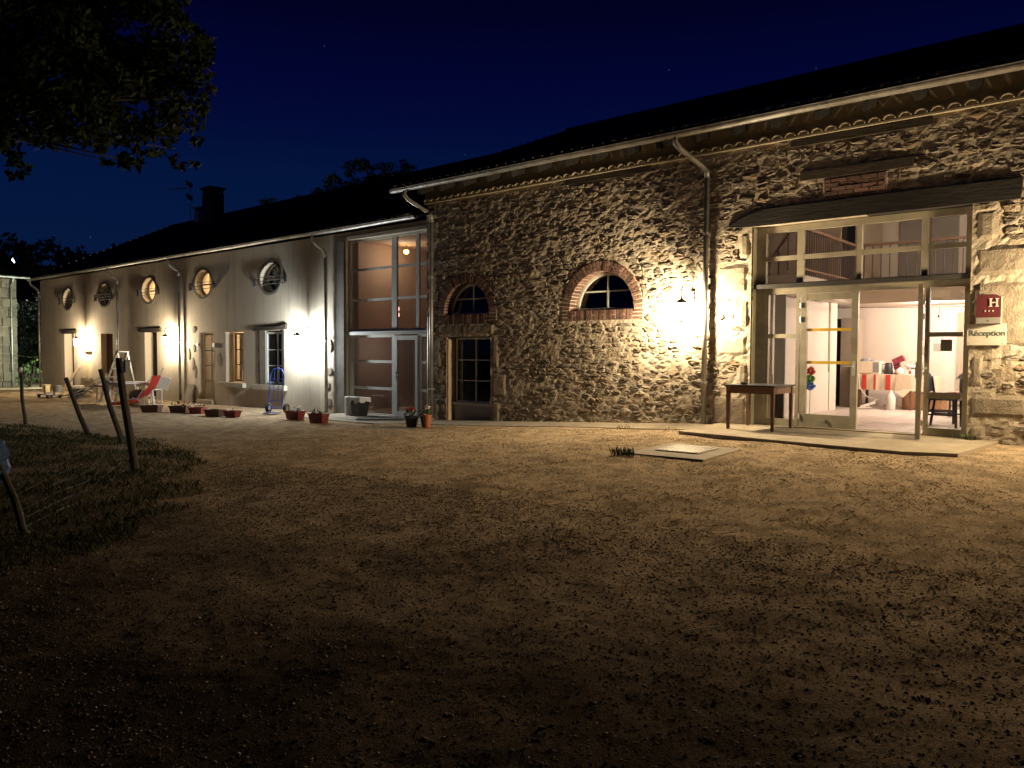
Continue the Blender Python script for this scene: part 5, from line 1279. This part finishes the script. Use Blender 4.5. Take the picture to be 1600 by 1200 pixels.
# ------------------------------------------------------------------ planters
def flowers(b, c, r, n, q, zs=.16, sz=.030, flat=1.):
    for i in range(n):
        p = Vector((c[0]+q.uniform(-r, r), c[1]+q.uniform(-r, r)*flat, c[2]+q.uniform(0, zs))); a = Vector((q.uniform(-1,1), q.uniform(-1,1), q.uniform(-1,1))).normalized(); u = a.orthogonal().normalized()*sz*q.uniform(.6,1.3); w = a.cross(u)
        b.add([p-u-w*.6, p+u-w*.6, p+u+w*.6, p-u+w*.6], [(0,1,2,3)], q.random())
def planter(label, x, y, ang, w, d, h, m, end=None, petal=None, leafn=26, group='flower troughs along the low house'):
    q = random.Random(int(abs(x*77)))
    t = thing('planter', label, 'planter', (0,0,0), group)
    a, c = w/2, d/2; s_ = .82
    vs = [(-a*s_,-c*s_,0),(a*s_,-c*s_,0),(a*s_,c*s_,0),(-a*s_,c*s_,0),(-a,-c,h),(a,-c,h),(a,c,h),(-a,c,h),(-a+.015,-c+.015,h),(a-.015,-c+.015,h),(a-.015,c-.015,h),(-a+.015,c-.015,h),(-a+.02,-c+.02,h-.03),(a-.02,-c+.02,h-.03),(a-.02,c-.02,h-.03),(-a+.02,c-.02,h-.03)]
    fs = [(0,3,2,1),(0,1,5,4),(1,2,6,5),(2,3,7,6),(3,0,4,7),(4,5,9,8),(5,6,10,9),(6,7,11,10),(7,4,8,11),(8,9,13,12),(9,10,14,13),(10,11,15,14),(11,8,12,15)]
    MB().add(vs, fs).build('trough', M[m], t)
    MB().box(-a-.008, a+.008, -c-.008, -c+.004, h-.03, h-.002).box(-a-.008, a+.008, c-.004, c+.008, h-.03, h-.002).build('rim', M[m], t)
    MB().quad(vs[12], vs[13], vs[14], vs[15]).build('soil', M['soil'], t)
    if leafn:
        b = MB(); flowers(b, (0,0,h-.02), a*.85, leafn, q, .10, .026, d/w); b.build('foliage', M['leaf'], t)
    if petal:
        b = MB(); flowers(b, (0,0,h+.03), a*.8, 9, q, .08, .022, d/w); b.build('petals', M[petal], t)
    t.location = (x, y, gzf(x, y)+.005); t.rotation_euler = (0,0,ang); return t
planter('brown trough with a terracotta end, farthest left of the row of troughs', -20.5, -2.82, .55, .52, .24, .20, 'planter_brown', leafn=6)
planter('dark trough with red flowers in front of the glazed door of the low house', -19.75, -2.42, .5, .52, .24, .19, 'planter_brown', petal='petal_red', leafn=40)
planter('red trough with a few pink flowers, third from the left of the row', -19.12, -2.25, .35, .44, .24, .17, 'planter_red', petal='petal_white', leafn=12)
planter('empty brown trough with a tan end, fourth from the left of the row', -17.98, -2.4, .3, .50, .24, .17, 'planter_brown', leafn=0)
planter('small red trough standing close to the empty brown one', -17.42, -2.25, .3, .38, .22, .16, 'planter_red', leafn=4)
planter('red trough with white flowers just right of the blue hand truck', -15.55, -1.72, .15, .46, .22, .21, 'planter_red', petal='petal_white', leafn=14)
planter('red trough with yellow plants, nearest to the steel bin', -14.2, -2.02, .15, .44, .22, .22, 'planter_red', petal='petal_yellow', leafn=34)
def pot(label, x, y, r, h, m, petal=None):
    q = random.Random(int(abs(x*177))); t = thing('flower_pot', label, 'flower pot', (x, y, gzf(x, y)+.03), 'flower pots by the barn corner')
    z = gzf(x, y)+.005
    MB().lathe([(r*.68,0),(r*.95,h*.85),(r*1.05,h*.86),(r*1.05,h),(r*.9,h),(r*.88,h*.9),(0,h*.9)], (x, y, z), 16).build('pot', M[m], t, smooth=False)
    b = MB(); flowers(b, (x, y, z+h), r*.9, 26, q, .12, .03); b.build('foliage', M['leaf'], t)
    if petal: b = MB(); flowers(b, (x+.02, y, z+h+.11), r*.45, 16, q, .07, .026); b.build('petals', M[petal], t)
    MB().tube([(x, y, z+h*.9), (x+.02, y, z+h+.12)], .006, 5).build('stem', M['leaf'], t)
pot('wide dark pot with a red geranium by the barn corner', -11.62, -1.62, .145, .22, 'planter_black', 'petal_red')
pot('dark middle pot with a geranium, between the wide pot and the terracotta one', -11.28, -1.55, .11, .22, 'planter_black', 'petal_red')
pot('terracotta pot, rightmost of the three pots by the barn corner', -11.05, -1.72, .09, .26, 'terracotta', 'petal_white')

# ------------------------------------------------------------------ hand truck, bins, mat
ht = thing('hand_truck', 'blue two-wheeled hand truck standing in front of the window with the dark lintel', 'hand truck', (0,0,0))
b = MB(); w = .20
b.tube([(-w,-.02,.12), (-w,.10,.95), (-w*.95,.11,1.02), (-w*.6,.12,1.13), (0,.125,1.16), (w*.6,.12,1.13), (w*.95,.11,1.02), (w,.10,.95), (w,-.02,.12)], .016, 8)
b.build('frame', M['blue_metal'], ht)
for z in (.32, .62, .88): y = -.02+(z-.12)*.145; MB().tube([(-w,y,z), (w,y,z)], .011, 6).build('crossbar', M['blue_metal'], ht)
MB().tube([(-.07,0,.32),(-.07,.11,1.14)], .010, 6).build('strut', M['blue_metal'], ht); MB().tube([(.07,0,.32),(.07,.11,1.14)], .010, 6).build('strut', M['blue_metal'], ht)
MB().box(-.20,.20,-.24,-.02,.02,.032).build('toe_plate', M['blue_metal'], ht)
MB().tube([(-.30,.10,.13),(.30,.10,.13)], .012, 6).tube([(-w,.0,.15),(-w,.10,.13)], .012, 6).tube([(w,0,.15),(w,.10,.13)], .012, 6).build('axle', M['blue_metal'], ht)
for sx in (-1, 1):
    b = MB(); pr = []; R_, rt_ = .13, .045; n = 18; m_ = 8; vs = []
    for k in range(n):
        t = 2*PI*k/n
        for j in range(m_):
            u = 2*PI*j/m_; r_ = R_-rt_+rt_*math.cos(u); vs.append((sx*.26+rt_*math.sin(u), .10+r_*math.cos(t), .13+r_*math.sin(t)))
    b.add(vs, [(k*m_+j, ((k+1) % n)*m_+j, ((k+1) % n)*m_+(j+1) % m_, k*m_+(j+1) % m_) for k in range(n) for j in range(m_)])
    wh = b.build('wheel', M['rubber'], ht, smooth=True); MB().tube([(sx*.26-.03,.10,.13),(sx*.26+.03,.10,.13)], .055, 14).build('hub', M['hub'], wh)
ht.location = (-17.55, -.98, gzf(-17.5, -1)+.02); ht.rotation_euler = (0, 0, .45)
bn = thing('steel_bin', 'round brushed steel bin with a flat lid by the stair door', 'bin', (-15.32, -.28, .03))
MB().lathe([(.15,0),(.155,.02),(.155,.40),(.16,.41),(.16,.445),(.14,.455),(0,.455)], (-15.35,-.25,gzf(-15.3,0)+.04), 20).build('body', M['steel'], bn, smooth=False)
bk = thing('black_bin', 'square black bin lined with a white bag by the stair door', 'bin', (-14.95, -.3, .03))
z = gzf(-15,0)+.04; x, y = -14.92, -.32
MB().add([(x-.13,y-.12,z),(x+.13,y-.12,z),(x+.13,y+.12,z),(x-.13,y+.12,z),(x-.19,y-.16,z+.43),(x+.19,y-.16,z+.43),(x+.19,y+.16,z+.43),(x-.19,y+.16,z+.43)], [(0,3,2,1),(0,1,5,4),(1,2,6,5),(2,3,7,6),(3,0,4,7),(4,5,6,7)]).build('body', M['bin_black'], bk)
q = random.Random(2); b = MB(); ring = []; N2 = 28
for k in range(N2):
    u = k/N2*4; s_ = int(u); f = u-s_; cs = [(-1,-1),(1,-1),(1,1),(-1,1),(-1,-1)]; p = [cs[s_][i]*(1-f)+cs[s_+1][i]*f for i in (0,1)]
    ring.append((x+p[0]*.20, y+p[1]*.17))
b.add([(p[0], p[1], z+.445) for p in ring]+[(x+(p[0]-x)*1.04, y+(p[1]-y)*1.05, z+.39-q.uniform(0,.11)) for p in ring]+[(x+(p[0]-x)*.8, y+(p[1]-y)*.8, z+.435) for p in ring], [(k,(k+1)%N2,(k+1)%N2+N2,k+N2) for k in range(N2)]+[(k,(k+1)%N2,(k+1)%N2+2*N2,k+2*N2) for k in range(N2)]); b.build('bin_bag', M['bag_white'], bk)
zf = lambda x, y: gzf(x, 0)+.052
dm = MB().prismz([(-14.75,-.42),(-13.55,-.02),(-13.1,-.55),(-14.0,-1.18)], lambda x, y: gzf(x,0)+.037, zf).build('doormat', M['mat_dark']); tag(dm, 'large dark doormat in front of the stair door', 'doormat')

# ------------------------------------------------------------------ clutter in front of the low house
def bucket(name, label, x, y, r, h, m):
    t = thing(name, label, 'bucket', (x, y, gzf(x, y)))
    MB().lathe([(r*.78,0),(r,h*.95),(r*1.06,h*.95),(r*1.06,h),(r*.93,h),(r*.75,.03),(0,.03)], (x, y, gzf(x, y)+.004), 16).build('pail', M[m], t)
    MB().tube([(x-r, y, gzf(x,y)+h*.9),(x-r*.7, y-r*.5, gzf(x,y)+h*.78),(x, y-r*1.1, gzf(x,y)+h*.7),(x+r*.7, y-r*.5, gzf(x,y)+h*.78),(x+r, y, gzf(x,y)+h*.9)], .006, 5).build('handle', M['steel'], t)
bucket('yellow_bucket', 'pale yellow bucket near the far left corner of the low house', -34.1, -.85, .155, .30, 'cream_plastic')
bucket('grey_bucket', 'grey bucket beside the pale yellow one', -33.5, -.60, .155, .27, 'grey_plastic')
z0 = gzf(-30, -2)
tr = thing('low_trolley', 'low black garden trolley with bits of gear on it, left of the canvas sling', 'trolley', (-30, -2, z0))
MB().box(-30.55, -29.45, -2.35, -1.85, z0+.10, z0+.13).build('deck', M['black'], tr)
for x in (-30.45, -29.55):
    MB().beam((x,-2.1,z0+.12), (x,-2.1,z0+.42), .04, .04).build('upright', M['black'], tr)
for x in (-30.4, -29.6):
    for y in (-2.3, -1.9): MB().tube([(x-.02,y,z0+.055),(x+.02,y,z0+.055)], .05, 10).build('wheel', M['rubber'], tr)
bg = thing('gear_heap', 'dark heap of bags and cushions in front of the far left doorway', 'bags', (-30.6, -.9, z0)); q = random.Random(5)
for i in range(5):
    c = (-31.0+i*.28, -.9+q.uniform(-.2,.2), z0+.02); MB().lathe([(0,0),(.20,.03),(.22,.14),(.15,.26),(.05,.33+.05*q.random()),(0,.34)], c, 9, sx=q.uniform(.7,1.1)).build('bag', M['black' if i % 2 else 'hay'], bg)
MB().lathe([(0,0),(.26,.02),(.26,.10),(0,.14)], (-29.7,-1.3,z0+.30), 12).build('cushion', M['cloth_cream'], bg); MB().box(-29.85,-29.55,-1.45,-1.15,z0+.0,z0+.30).build('stool', M['black'], bg)
sg_ = thing('canvas_sling', 'olive canvas sling lounger on a folding frame', 'lounger', (-29.0, -1.2, z0))
b = MB(); n = 12; vs = []
for i in range(n+1):
    t = i/n; px_ = Vector((-29.35, -1.65, z0+.10)).lerp(Vector((-28.45, -.75, z0+.80)), t); sag = -.14*math.sin(PI*t)
    side = Vector((.42, -.12, 0)); vs += [px_-side+Vector((0,0,sag)), px_+side+Vector((0,0,sag))]
b.add(vs, [(2*i, 2*i+1, 2*i+3, 2*i+2) for i in range(n)]).build('canvas', M['green_fabric'], sg_, smooth=True)
for s_ in (-1, 1):
    side = Vector((.43, -.125, 0))*s_
    MB().tube([Vector((-29.45,-1.75,z0+.05))+side, Vector((-28.42,-.72,z0+.84))+side], .018, 6).build('rail', M['timber_pale'], sg_)
    MB().tube([Vector((-28.3,-1.9,z0))+side, Vector((-28.75,-1.0,z0+.52))+side], .014, 6).build('leg', M['black'], sg_)
MB().tube([(-29.9,-1.9,z0+.02),(-28.0,-1.6,z0+.30),(-27.6,-1.6,z0+.26)], .016, 6).build('crossbar', M['black'], sg_)
pk = thing('leaning_plank', 'pale plank leaning by the small shuttered window', 'plank', (-33, -.3, z0))
MB().beam((-33.3,-.55,z0), (-32.7,-.10,z0+1.05), .16, .035, (0,1,0)).build('board', M['timber_pale'], pk)
ld = thing('step_ladder', 'grey folding stepladder behind the white plastic table', 'ladder', (-26.2, -1.3, z0))
top = Vector((-26.05, -1.25, z0+1.62))
for s_ in (-1, 1):
    MB().beam(Vector((-26.5, -1.55, z0))+Vector((.02,-.24*s_,0)), top+Vector((0,-.15*s_,0)), .03, .07, (0,1,0)).build('front_rail', M['alu'], ld)
    MB().beam(Vector((-25.8, -1.1, z0))+Vector((.02,-.24*s_,0)), top+Vector((.05,-.15*s_,0)), .03, .05, (0,1,0)).build('rear_rail', M['alu'], ld)
for k in range(1, 6):
    t = k/6; c = Vector((-26.5,-1.55,z0)).lerp(top, t); wd = .24-.09*t; MB().box(c.x-.05, c.x+.05, c.y-wd, c.y+wd, c.z-.012, c.z+.012).build('step', M['alu'], ld)
MB().box(top.x-.12, top.x+.14, top.y-.17, top.y+.17, top.z, top.z+.03).build('platform', M['alu'], ld)
sb = thing('side_bench', 'small dark wooden table with pale legs beside the stepladder', 'table', (-24.9, -2.1, z0))
MB().box(-25.5, -24.45, -2.35, -1.85, z0+.55, z0+.60).build('tabletop', M['timber_brown'], sb)
for x in (-25.4, -24.5):
    for y in (-2.3, -1.9): leg(MB(), x, y, z0, z0+.55, .05).build('leg', M['white_paint'], sb)
tt = thing('towel', 'dark bundle lying on the small wooden table', 'bundle', (-25.1, -2.1, z0+.6)); MB().lathe([(0,0),(.14,.02),(.13,.12),(0,.17)], (-25.1,-2.1,z0+.6), 10).build('bundle', M['black'], tt)
wt = thing('white_table', 'white plastic garden table with a dark glossy top panel', 'table', (-23.92, -1.8, z0))
MB().box(-24.42, -23.37, -2.35, -1.45, z0+.68, z0+.72).build('tabletop', M['white_plastic'], wt)
MB().box(-24.34, -23.45, -2.27, -1.53, z0+.721, z0+.727).build('top_panel', M['grey_plastic'], wt)
b = MB(); b.box(-24.42,-23.37,-2.35,-2.32,z0+.60,z0+.68).box(-24.42,-23.37,-1.48,-1.45,z0+.60,z0+.68).build('apron', M['white_plastic'], wt)
for x, dx in ((-24.38,-.05), (-23.41,.05)):
    for y, dy in ((-2.3,-.04), (-1.5,.04)): MB().beam((x+dx,y+dy,z0), (x,y,z0+.68), .055, .05).build('leg', M['white_plastic'], wt)
sk = thing('tan_sack', 'tan stuffed sack pushed under the white plastic table', 'sack', (-23.4, -1.7, z0)); MB().lathe([(0,0),(.34,.02),(.37,.2),(.33,.40),(.2,.48),(0,.5)], (-23.75,-1.75,z0+.003), 12, sy=.7).build('sack', M['hay'], sk)
wc = thing('white_chair', 'white plastic chair behind the red lounger', 'chair', (-24.90, -.75, z0))
MB().box(-25.10,-24.70,-.95,-.55,z0+.40,z0+.44).build('seat', M['white_plastic'], wc); MB().beam((-24.73,-.58,z0+.44),(-24.67,-.50,z0+.82),.40,.03,(1,-1,0)).build('backrest', M['white_plastic'], wc)
for x in (-25.07,-24.73):
    for y in (-.92,-.58): leg(MB(), x, y, z0, z0+.40, .04).build('leg', M['white_plastic'], wc)
MBp = thing('thin_pole', 'thin white stick standing behind the white table', 'stick', (-24.2, -1.0, z0)); MB().tube([(-24.3,-1.15,z0+.3),(-24.0,-.85,z0+1.15)], .018, 6).build('stick', M['white_paint'], MBp)
LG = [Vector((-23.95,-2.30,z0+.14)), Vector((-23.38,-1.80,z0+.26)), Vector((-23.05,-1.50,z0+.93))]
lg = thing('red_lounger', 'red folding sun lounger with its backrest up', 'lounger', (-23, -1.6, z0))
A0, A1, A2_ = LG; sd = Vector((.19,-.22,0))
b = MB(); vs = []
for t in np.linspace(0, 1, 7): p = A0.lerp(A1, t)-Vector((0,0,.05*math.sin(PI*t))); vs += [p-sd, p+sd]
vs += [(x_, y_, z_-.075) for x_, y_, z_ in [tuple(v) for v in vs]]
b.add(vs, [(2*i,2*i+1,2*i+3,2*i+2) for i in range(6)]+[(14+2*i,14+2*i+2,14+2*i+3,14+2*i+1) for i in range(6)]+[(2*i,2*i+2,14+2*i+2,14+2*i) for i in range(6)]+[(2*i+1,14+2*i+1,14+2*i+3,2*i+3) for i in range(6)]+[(0,14,15,1)]).build('seat_sling', M['orange_fabric'], lg)
b = MB(); vs = []
for t in np.linspace(0, 1, 7): p = A1.lerp(A2_, t)+Vector((.02,.02,-.01))*math.sin(PI*t)*2; vs += [p-sd, p+sd]
b.add(vs, [(2*i,2*i+1,2*i+3,2*i+2) for i in range(6)]).build('back_sling', M['red_fabric'], lg, smooth=True)
for s_ in (-1, 1):
    o_ = sd*1.04*s_
    MB().tube([A0+o_, A1+o_, A2_+o_], .013, 6).build('side_rail', M['steel'], lg)
    MB().tube([A0.lerp(A1,.15)+o_, Vector((A0.x+.1,A0.y+.1,z0))+o_], .012, 6).build('leg', M['steel'], lg)
    MB().tube([A0.lerp(A1,.8)+o_+Vector((0,0,.05)), Vector((A2_.x+.05,A2_.y+.05,z0))+o_], .012, 6).build('leg', M['steel'], lg); MB().tube([A1.lerp(A2_,.25)+o_, A0.lerp(A1,.45)+o_+Vector((0,0,.16)), A0.lerp(A1,.55)+o_], .013, 6).build('armrest', M['alu'], lg)
ls = thing('leaning_stone_slab', 'small stone slab leaning on the low house wall left of the glazed door', 'stone slab', (-24.0, -.1, -.05)); MB().beam((-23.95,-.16,-.06), (-23.93,.02,.55), .38, .05, (0,1,0)).build('slab', M['block'], ls)

# ------------------------------------------------------------------ wire fence
fe = thing('wire_fence', 'broken wire fence on leaning wooden posts at the grass edge', 'fence', (-12, -7.5, 0))
PO = [((-18.97,-6.26,-.05),(-19.1,-6.3,1.22),.042), ((-15.5,-6.26,-.05),(-15.9,-6.52,1.09),.05), ((-13.41,-6.51,-.03),(-13.78,-6.73,1.29),.048), ((-10.0,-7.78,-.03),(-10.22,-7.88,1.51),.055), ((-7.27,-9.85,.0),(-7.50,-10.0,.72),.035)]
for p, q_, r in PO:
    p, q_ = Vector(p), Vector(q_); pts = [p.lerp(q_, t)+Vector((.012*math.sin(t*9+p.x), .012*math.cos(t*7+p.y), 0)) for t in np.linspace(0, 1, 7)]
    b = MB().tube(pts, [.85*r*(1.12-.22*t) for t in np.linspace(0, 1, 7)], 9); b.build('post', M['fence_wood'], fe)
MB().tube([Vector(PO[0][1])-Vector((0,0,.10)), Vector(PO[0][1])+Vector((0,0,.01))], .05, 8).build('post_cap', M['white_paint'], fe)
MB().box(-10.13,-10.07,-7.86,-7.80,1.33,1.49).build('insulator', M['grey_plastic'], fe)
bw = MB()
for (p, q_, _), (p2, q2, _2), n, full in ((PO[1],PO[2],9,True), (PO[2],PO[3],9,True), (PO[3],PO[4],8,False)):
    p, q_, p2, q2 = map(Vector, (p, q_, p2, q2)); H = .85 if full else .80
    for k in range(n):
        u = .06+k/(n-1)*(H-.06)*.62 if full else .05+k/(n-1)*.95*.55
        a, c = p.lerp(q_, u), p2.lerp(q2, u*1.2 if not full else u); m = (a+c)/2-Vector((0,0,.05 if full else .10)); bw.tube([a, a.lerp(c,.25)*.5+m*.25+a*.25, m, c.lerp(a,.25)*.5+m*.25+c*.25, c], .0011, 4, caps=False)
    if full:
        m_ = int((p2-p).length/.16)
        for i in range(1, m_):
            t = i/m_; a = p.lerp(p2, t); c = a+(p.lerp(q_,.55)-p).lerp(p2.lerp(q2,.55)-p2, t); bw.tube([a-Vector((0,0,.03)), c-Vector((0,0,.06*math.sin(PI*t)))], .0011, 4, caps=False)
bw.build('wire_mesh', M['dark_metal'], fe, kind='stuff')
bc = thing('blue_tarpaulin', 'blue crumpled tarpaulin hanging on the nearest fence post', 'tarpaulin', (-7.5, -10, .6)); q = random.Random(8); b = MB(); n, m_ = 10, 8; vs = []
for i in range(n):
    for k in range(m_):
        a = 2*PI*k/m_; r = .11*(.55+.6*math.sin(PI*(i+1)/(n+1)))+q.uniform(-.02,.02); vs.append((-7.55+r*math.cos(a)*1.1, -10.02+r*math.sin(a), .48+.36*i/(n-1)+q.uniform(-.01,.01)))
b.add(vs, [(i*m_+k, i*m_+(k+1) % m_, (i+1)*m_+(k+1) % m_, (i+1)*m_+k) for i in range(n-1) for k in range(m_)]+[tuple(range(m_)), tuple((n-1)*m_+k for k in range(m_))]).build('cloth', M['blue_cloth'], bc)
for lab, x, y, a, L in (('pale dry stick lying on the gravel in the foreground', -1.86, -8.33, .9, .22), ('tiny white paper scrap on the gravel, left foreground', -5.55, -8.26, .4, .045), ('pale straw on the gravel near the right middle', -2.6, -6.43, .7, .10)):
    z = float(ground_h(x, y)); o = MB().beam((x-math.cos(a)*L/2, y-math.sin(a)*L/2, z+.012), (x+math.cos(a)*L/2, y+math.sin(a)*L/2, z+.03), .006 if 'scrap' not in lab else .02, .004).build('twig' if 'scrap' not in lab else 'paper_scrap', M['timber_pale' if 'scrap' not in lab else 'white_paint']); tag(o, lab, 'twig' if 'scrap' not in lab else 'paper scrap')

# ------------------------------------------------------------------ trees and bush
def crown(clusters, n_per_r2, size, seed, flat=.8, dn=12):
    q = np.random.default_rng(seed); V = []; T = []
    for (cx, cy, cz), R_ in clusters:
        subs = max(4, int(dn*R_**1.6)); sc = q.normal(0, 1, (subs, 3)); sc /= np.linalg.norm(sc, axis=1)[:, None]; sc *= (R_*q.uniform(.35, .98, subs)**.6)[:, None]; sc[:, 2] *= flat
        sr = R_*q.uniform(.16, .34, subs)/max(1, R_**.35)
        for c, r in zip(sc, sr):
            n = int(n_per_r2*r*r)+6; d = q.normal(0, 1, (n, 3)); d /= np.linalg.norm(d, axis=1)[:, None]; p = c+d*(r*q.random(n)**.45)[:, None]*np.array([1, 1, .75])+np.array([cx, cy, cz])
            a = q.normal(0, 1, (n, 3)); a /= np.linalg.norm(a, axis=1)[:, None]; u = np.cross(a, q.normal(0, 1, (n, 3))); u /= np.linalg.norm(u, axis=1)[:, None]+1e-9; s_ = size*q.uniform(.6, 1.3, n)[:, None]
            V.append(np.stack([p-u*s_, p+a*s_*.42, p+u*s_, p-a*s_*.42], 1)); T.append(np.repeat(np.clip(q.normal(.45, .18)+q.normal(0, .18, n), 0, 1), 4))
    V = np.concatenate(V); n = len(V); F = np.arange(n*4).reshape(-1, 4); return V.reshape(-1, 3), F, np.concatenate(T)
def tree(label, base, clusters, dens, size, m, seed, r=.2, group=None, name='tree', limbs=True, dn=12, fk=.45):
    t = thing(name, label, 'tree', base, group)
    o = scatter_mesh('crown', M[m], *crown(clusters, dens, size, seed, dn=dn), kind=None, parent=t)
    b = MB(); base = Vector(base); top = Vector(np.mean([c for c, _ in clusters], 0)); fork = Vector((base.x, base.y, base.z)).lerp(Vector((base.x*.7+top.x*.3, base.y*.7+top.y*.3, top.z)), fk)
    b.tube([base-Vector((0,0,.2)), base.lerp(fork,.5)+Vector((.06,.05,0)), fork, fork.lerp(top,.6), top], [r, r*.85, r*.7, r*.4, r*.12], 10)
    if limbs:
        for c, R_ in clusters:
            c = Vector(c); md = fork.lerp(c, .55)+Vector((0,0,.25)); b.tube([fork, md, c], [r*.30, r*.12, r*.03], 6)
    b.build('trunk', M['bark'], t, smooth=True); return t
CL = [((-13.57,-7.63,6.47),1.35), ((-13.03,-6.5,6.68),1.25), ((-11.9,-6.2,6.5),.55), ((-12.6,-7.5,5.41),.98), ((-12.76,-6.35,5.74),.84), ((-11.8,-6.15,5.55),.44), ((-13.68,-7.8,5.2),.72), ((-12.49,-6.8,4.82),.50), ((-12.08,-6.72,4.48),.30), ((-12.16,-6.15,4.83),.40), ((-13.92,-8.05,4.55),.36), ((-13.07,-7.28,5.12),.36), ((-11.95,-6.25,6.0),.50), ((-12.67,-6.97,4.56),.22), ((-14.91,-8.82,5.9),1.6), ((-16.5,-8.7,9.1),2.6), ((-14.5,-7.0,9.2),2.2), ((-13.2,-5.9,9.1),1.1), ((-17.2,-10.0,7.3),2.1), ((-17.1,-10.0,5.1),1.3)]
tree('big leafy tree hanging into the top left corner', (-16.1, -9.9, 0), CL, 900, .075, 'tree_leaf', 3, .20, name='overhanging_tree', dn=46, fk=.8)
tree('rounded dark tree rising behind the roof left of the barn', (-44, 23.5, -.2), [((-45.2,22.3,12.9),2.0), ((-43.7,23.6,14.0),2.0), ((-42.4,24.7,13.5),2.0), ((-44.3,23.2,11.2),3.0), ((-46.3,21.4,11.3),1.9), ((-41.7,25.3,11.6),1.8)], 160, .16, 'dark_leaf', 5, .3, 'trees beyond the roofs', dn=16)
tree('low spreading dark tree right of the tall chimney', (-53, 22, -.2), [((-53.4,21.9,11.7),2.2), ((-51.6,23.3,12.1),2.0), ((-54.9,20.7,10.6),2.2), ((-50,24.8,11.8),2.2), ((-48.6,25.8,12.0),2.0)], 140, .18, 'dark_leaf', 6, .3, 'trees beyond the roofs', dn=16)
for i, (x, y, z, R_, lab) in enumerate([(-104, 18, 13.6, 4.2, 'broad dark tree at the left edge of the far wood'), (-100, 21, 13.2, 4.2, 'broad dark tree second from the left in the far wood'), (-96.5, 24, 11.8, 4.4, 'dark tree beside the spiky one in the far wood'), (-91, 29, 10.2, 4.0, 'lowest dark tree at the right of the far wood'), (-110, 12, 12, 5, 'dark tree hidden partly by the outbuilding roof')]):
    tree(lab, (x, y, -.2), [((x,y,z-R_*.4),R_), ((x+2.5,y+2,z-R_*1.1),R_*.9), ((x-2.4,y-2,z-R_*1.0),R_*.9), ((x,y,z-R_*1.6),R_*1.2)], 9, .42, 'dark_leaf', 20+i, .4, 'trees of the far wood')
ct_ = thing('spruce_tree', 'narrow spiky conifer above the left end of the low roof', 'tree', (-94, 26.5, -.2))
b = MB(); q = random.Random(6)
for x0_, hgt in ((-94.6, 14.4), (-92.9, 14.0)):
    for k in range(26):
        z = 4+(hgt-4)*k/26; r = (hgt-z)*.22+.12
        for j in range(10):
            a = q.uniform(0, 6.28); e = Vector((x0_+math.cos(a)*r, 26.5+math.sin(a)*r, z-.35*r)); c = Vector((x0_, 26.5, z+.25)); s_ = Vector((-math.sin(a), math.cos(a), 0))*.22; b.add([c-s_*.3, c+s_*.3, e+s_, e-s_], [(0,1,2,3)], q.random())
b.build('crown', M['dark_leaf'], ct_, tint=True); MB().tube([(-94.6,26.5,-.2),(-94.6,26.5,14)], [.25,.03], 8).tube([(-92.9,26.5,-.2),(-92.9,26.5,13.6)], [.25,.03], 8).build('trunk', M['bark'], ct_)
bs = thing('green_bush', 'green bush lit in the gap between outbuilding and low house', 'bush', (-39.9, .9, -.1))
scatter_mesh('foliage', M['bush_leaf'], *crown([((-39.6,.30,.45),.52), ((-39.4,.38,.85),.40), ((-40.0,.22,.35),.5), ((-39.3,.42,1.15),.26), ((-40.4,.15,.2),.4)], 900, .055, 9, dn=26), kind=None, parent=bs)
b = MB()
for i in range(7): a = i*.9; b.tube([(-39.7,.3,-.15), (-39.7+.25*math.cos(a), .3+.2*math.sin(a), .5), (-39.7+.4*math.cos(a), .3+.25*math.sin(a), 1.0)], [.025,.016,.005], 6)
b.build('stems', M['bark'], bs)
wv = thing('overhead_cable', 'thin cable strung across the gap beside the bush', 'cable', (-40, .5, 1.2)); MB().tube([(OX,.5,1.38),(-40,.45,1.30),(HX0,.3,1.36)], .012, 5).build('cable', M['cable'], wv)

for lab, cl in (('dark hedge tree filling the gap behind the green bush', [((-50,6,1.5),2.4),((-48.5,8,2.2),2.2),((-51.5,4,2.0),2.6),((-54,5,3.2),2.6),((-50,7.5,.6),2.2)]),):
    tree(lab, (-50, 6.5, -.2), cl, 220, .16, 'dark_leaf', 40, .15, 'trees beyond the roofs', limbs=False, dn=14)
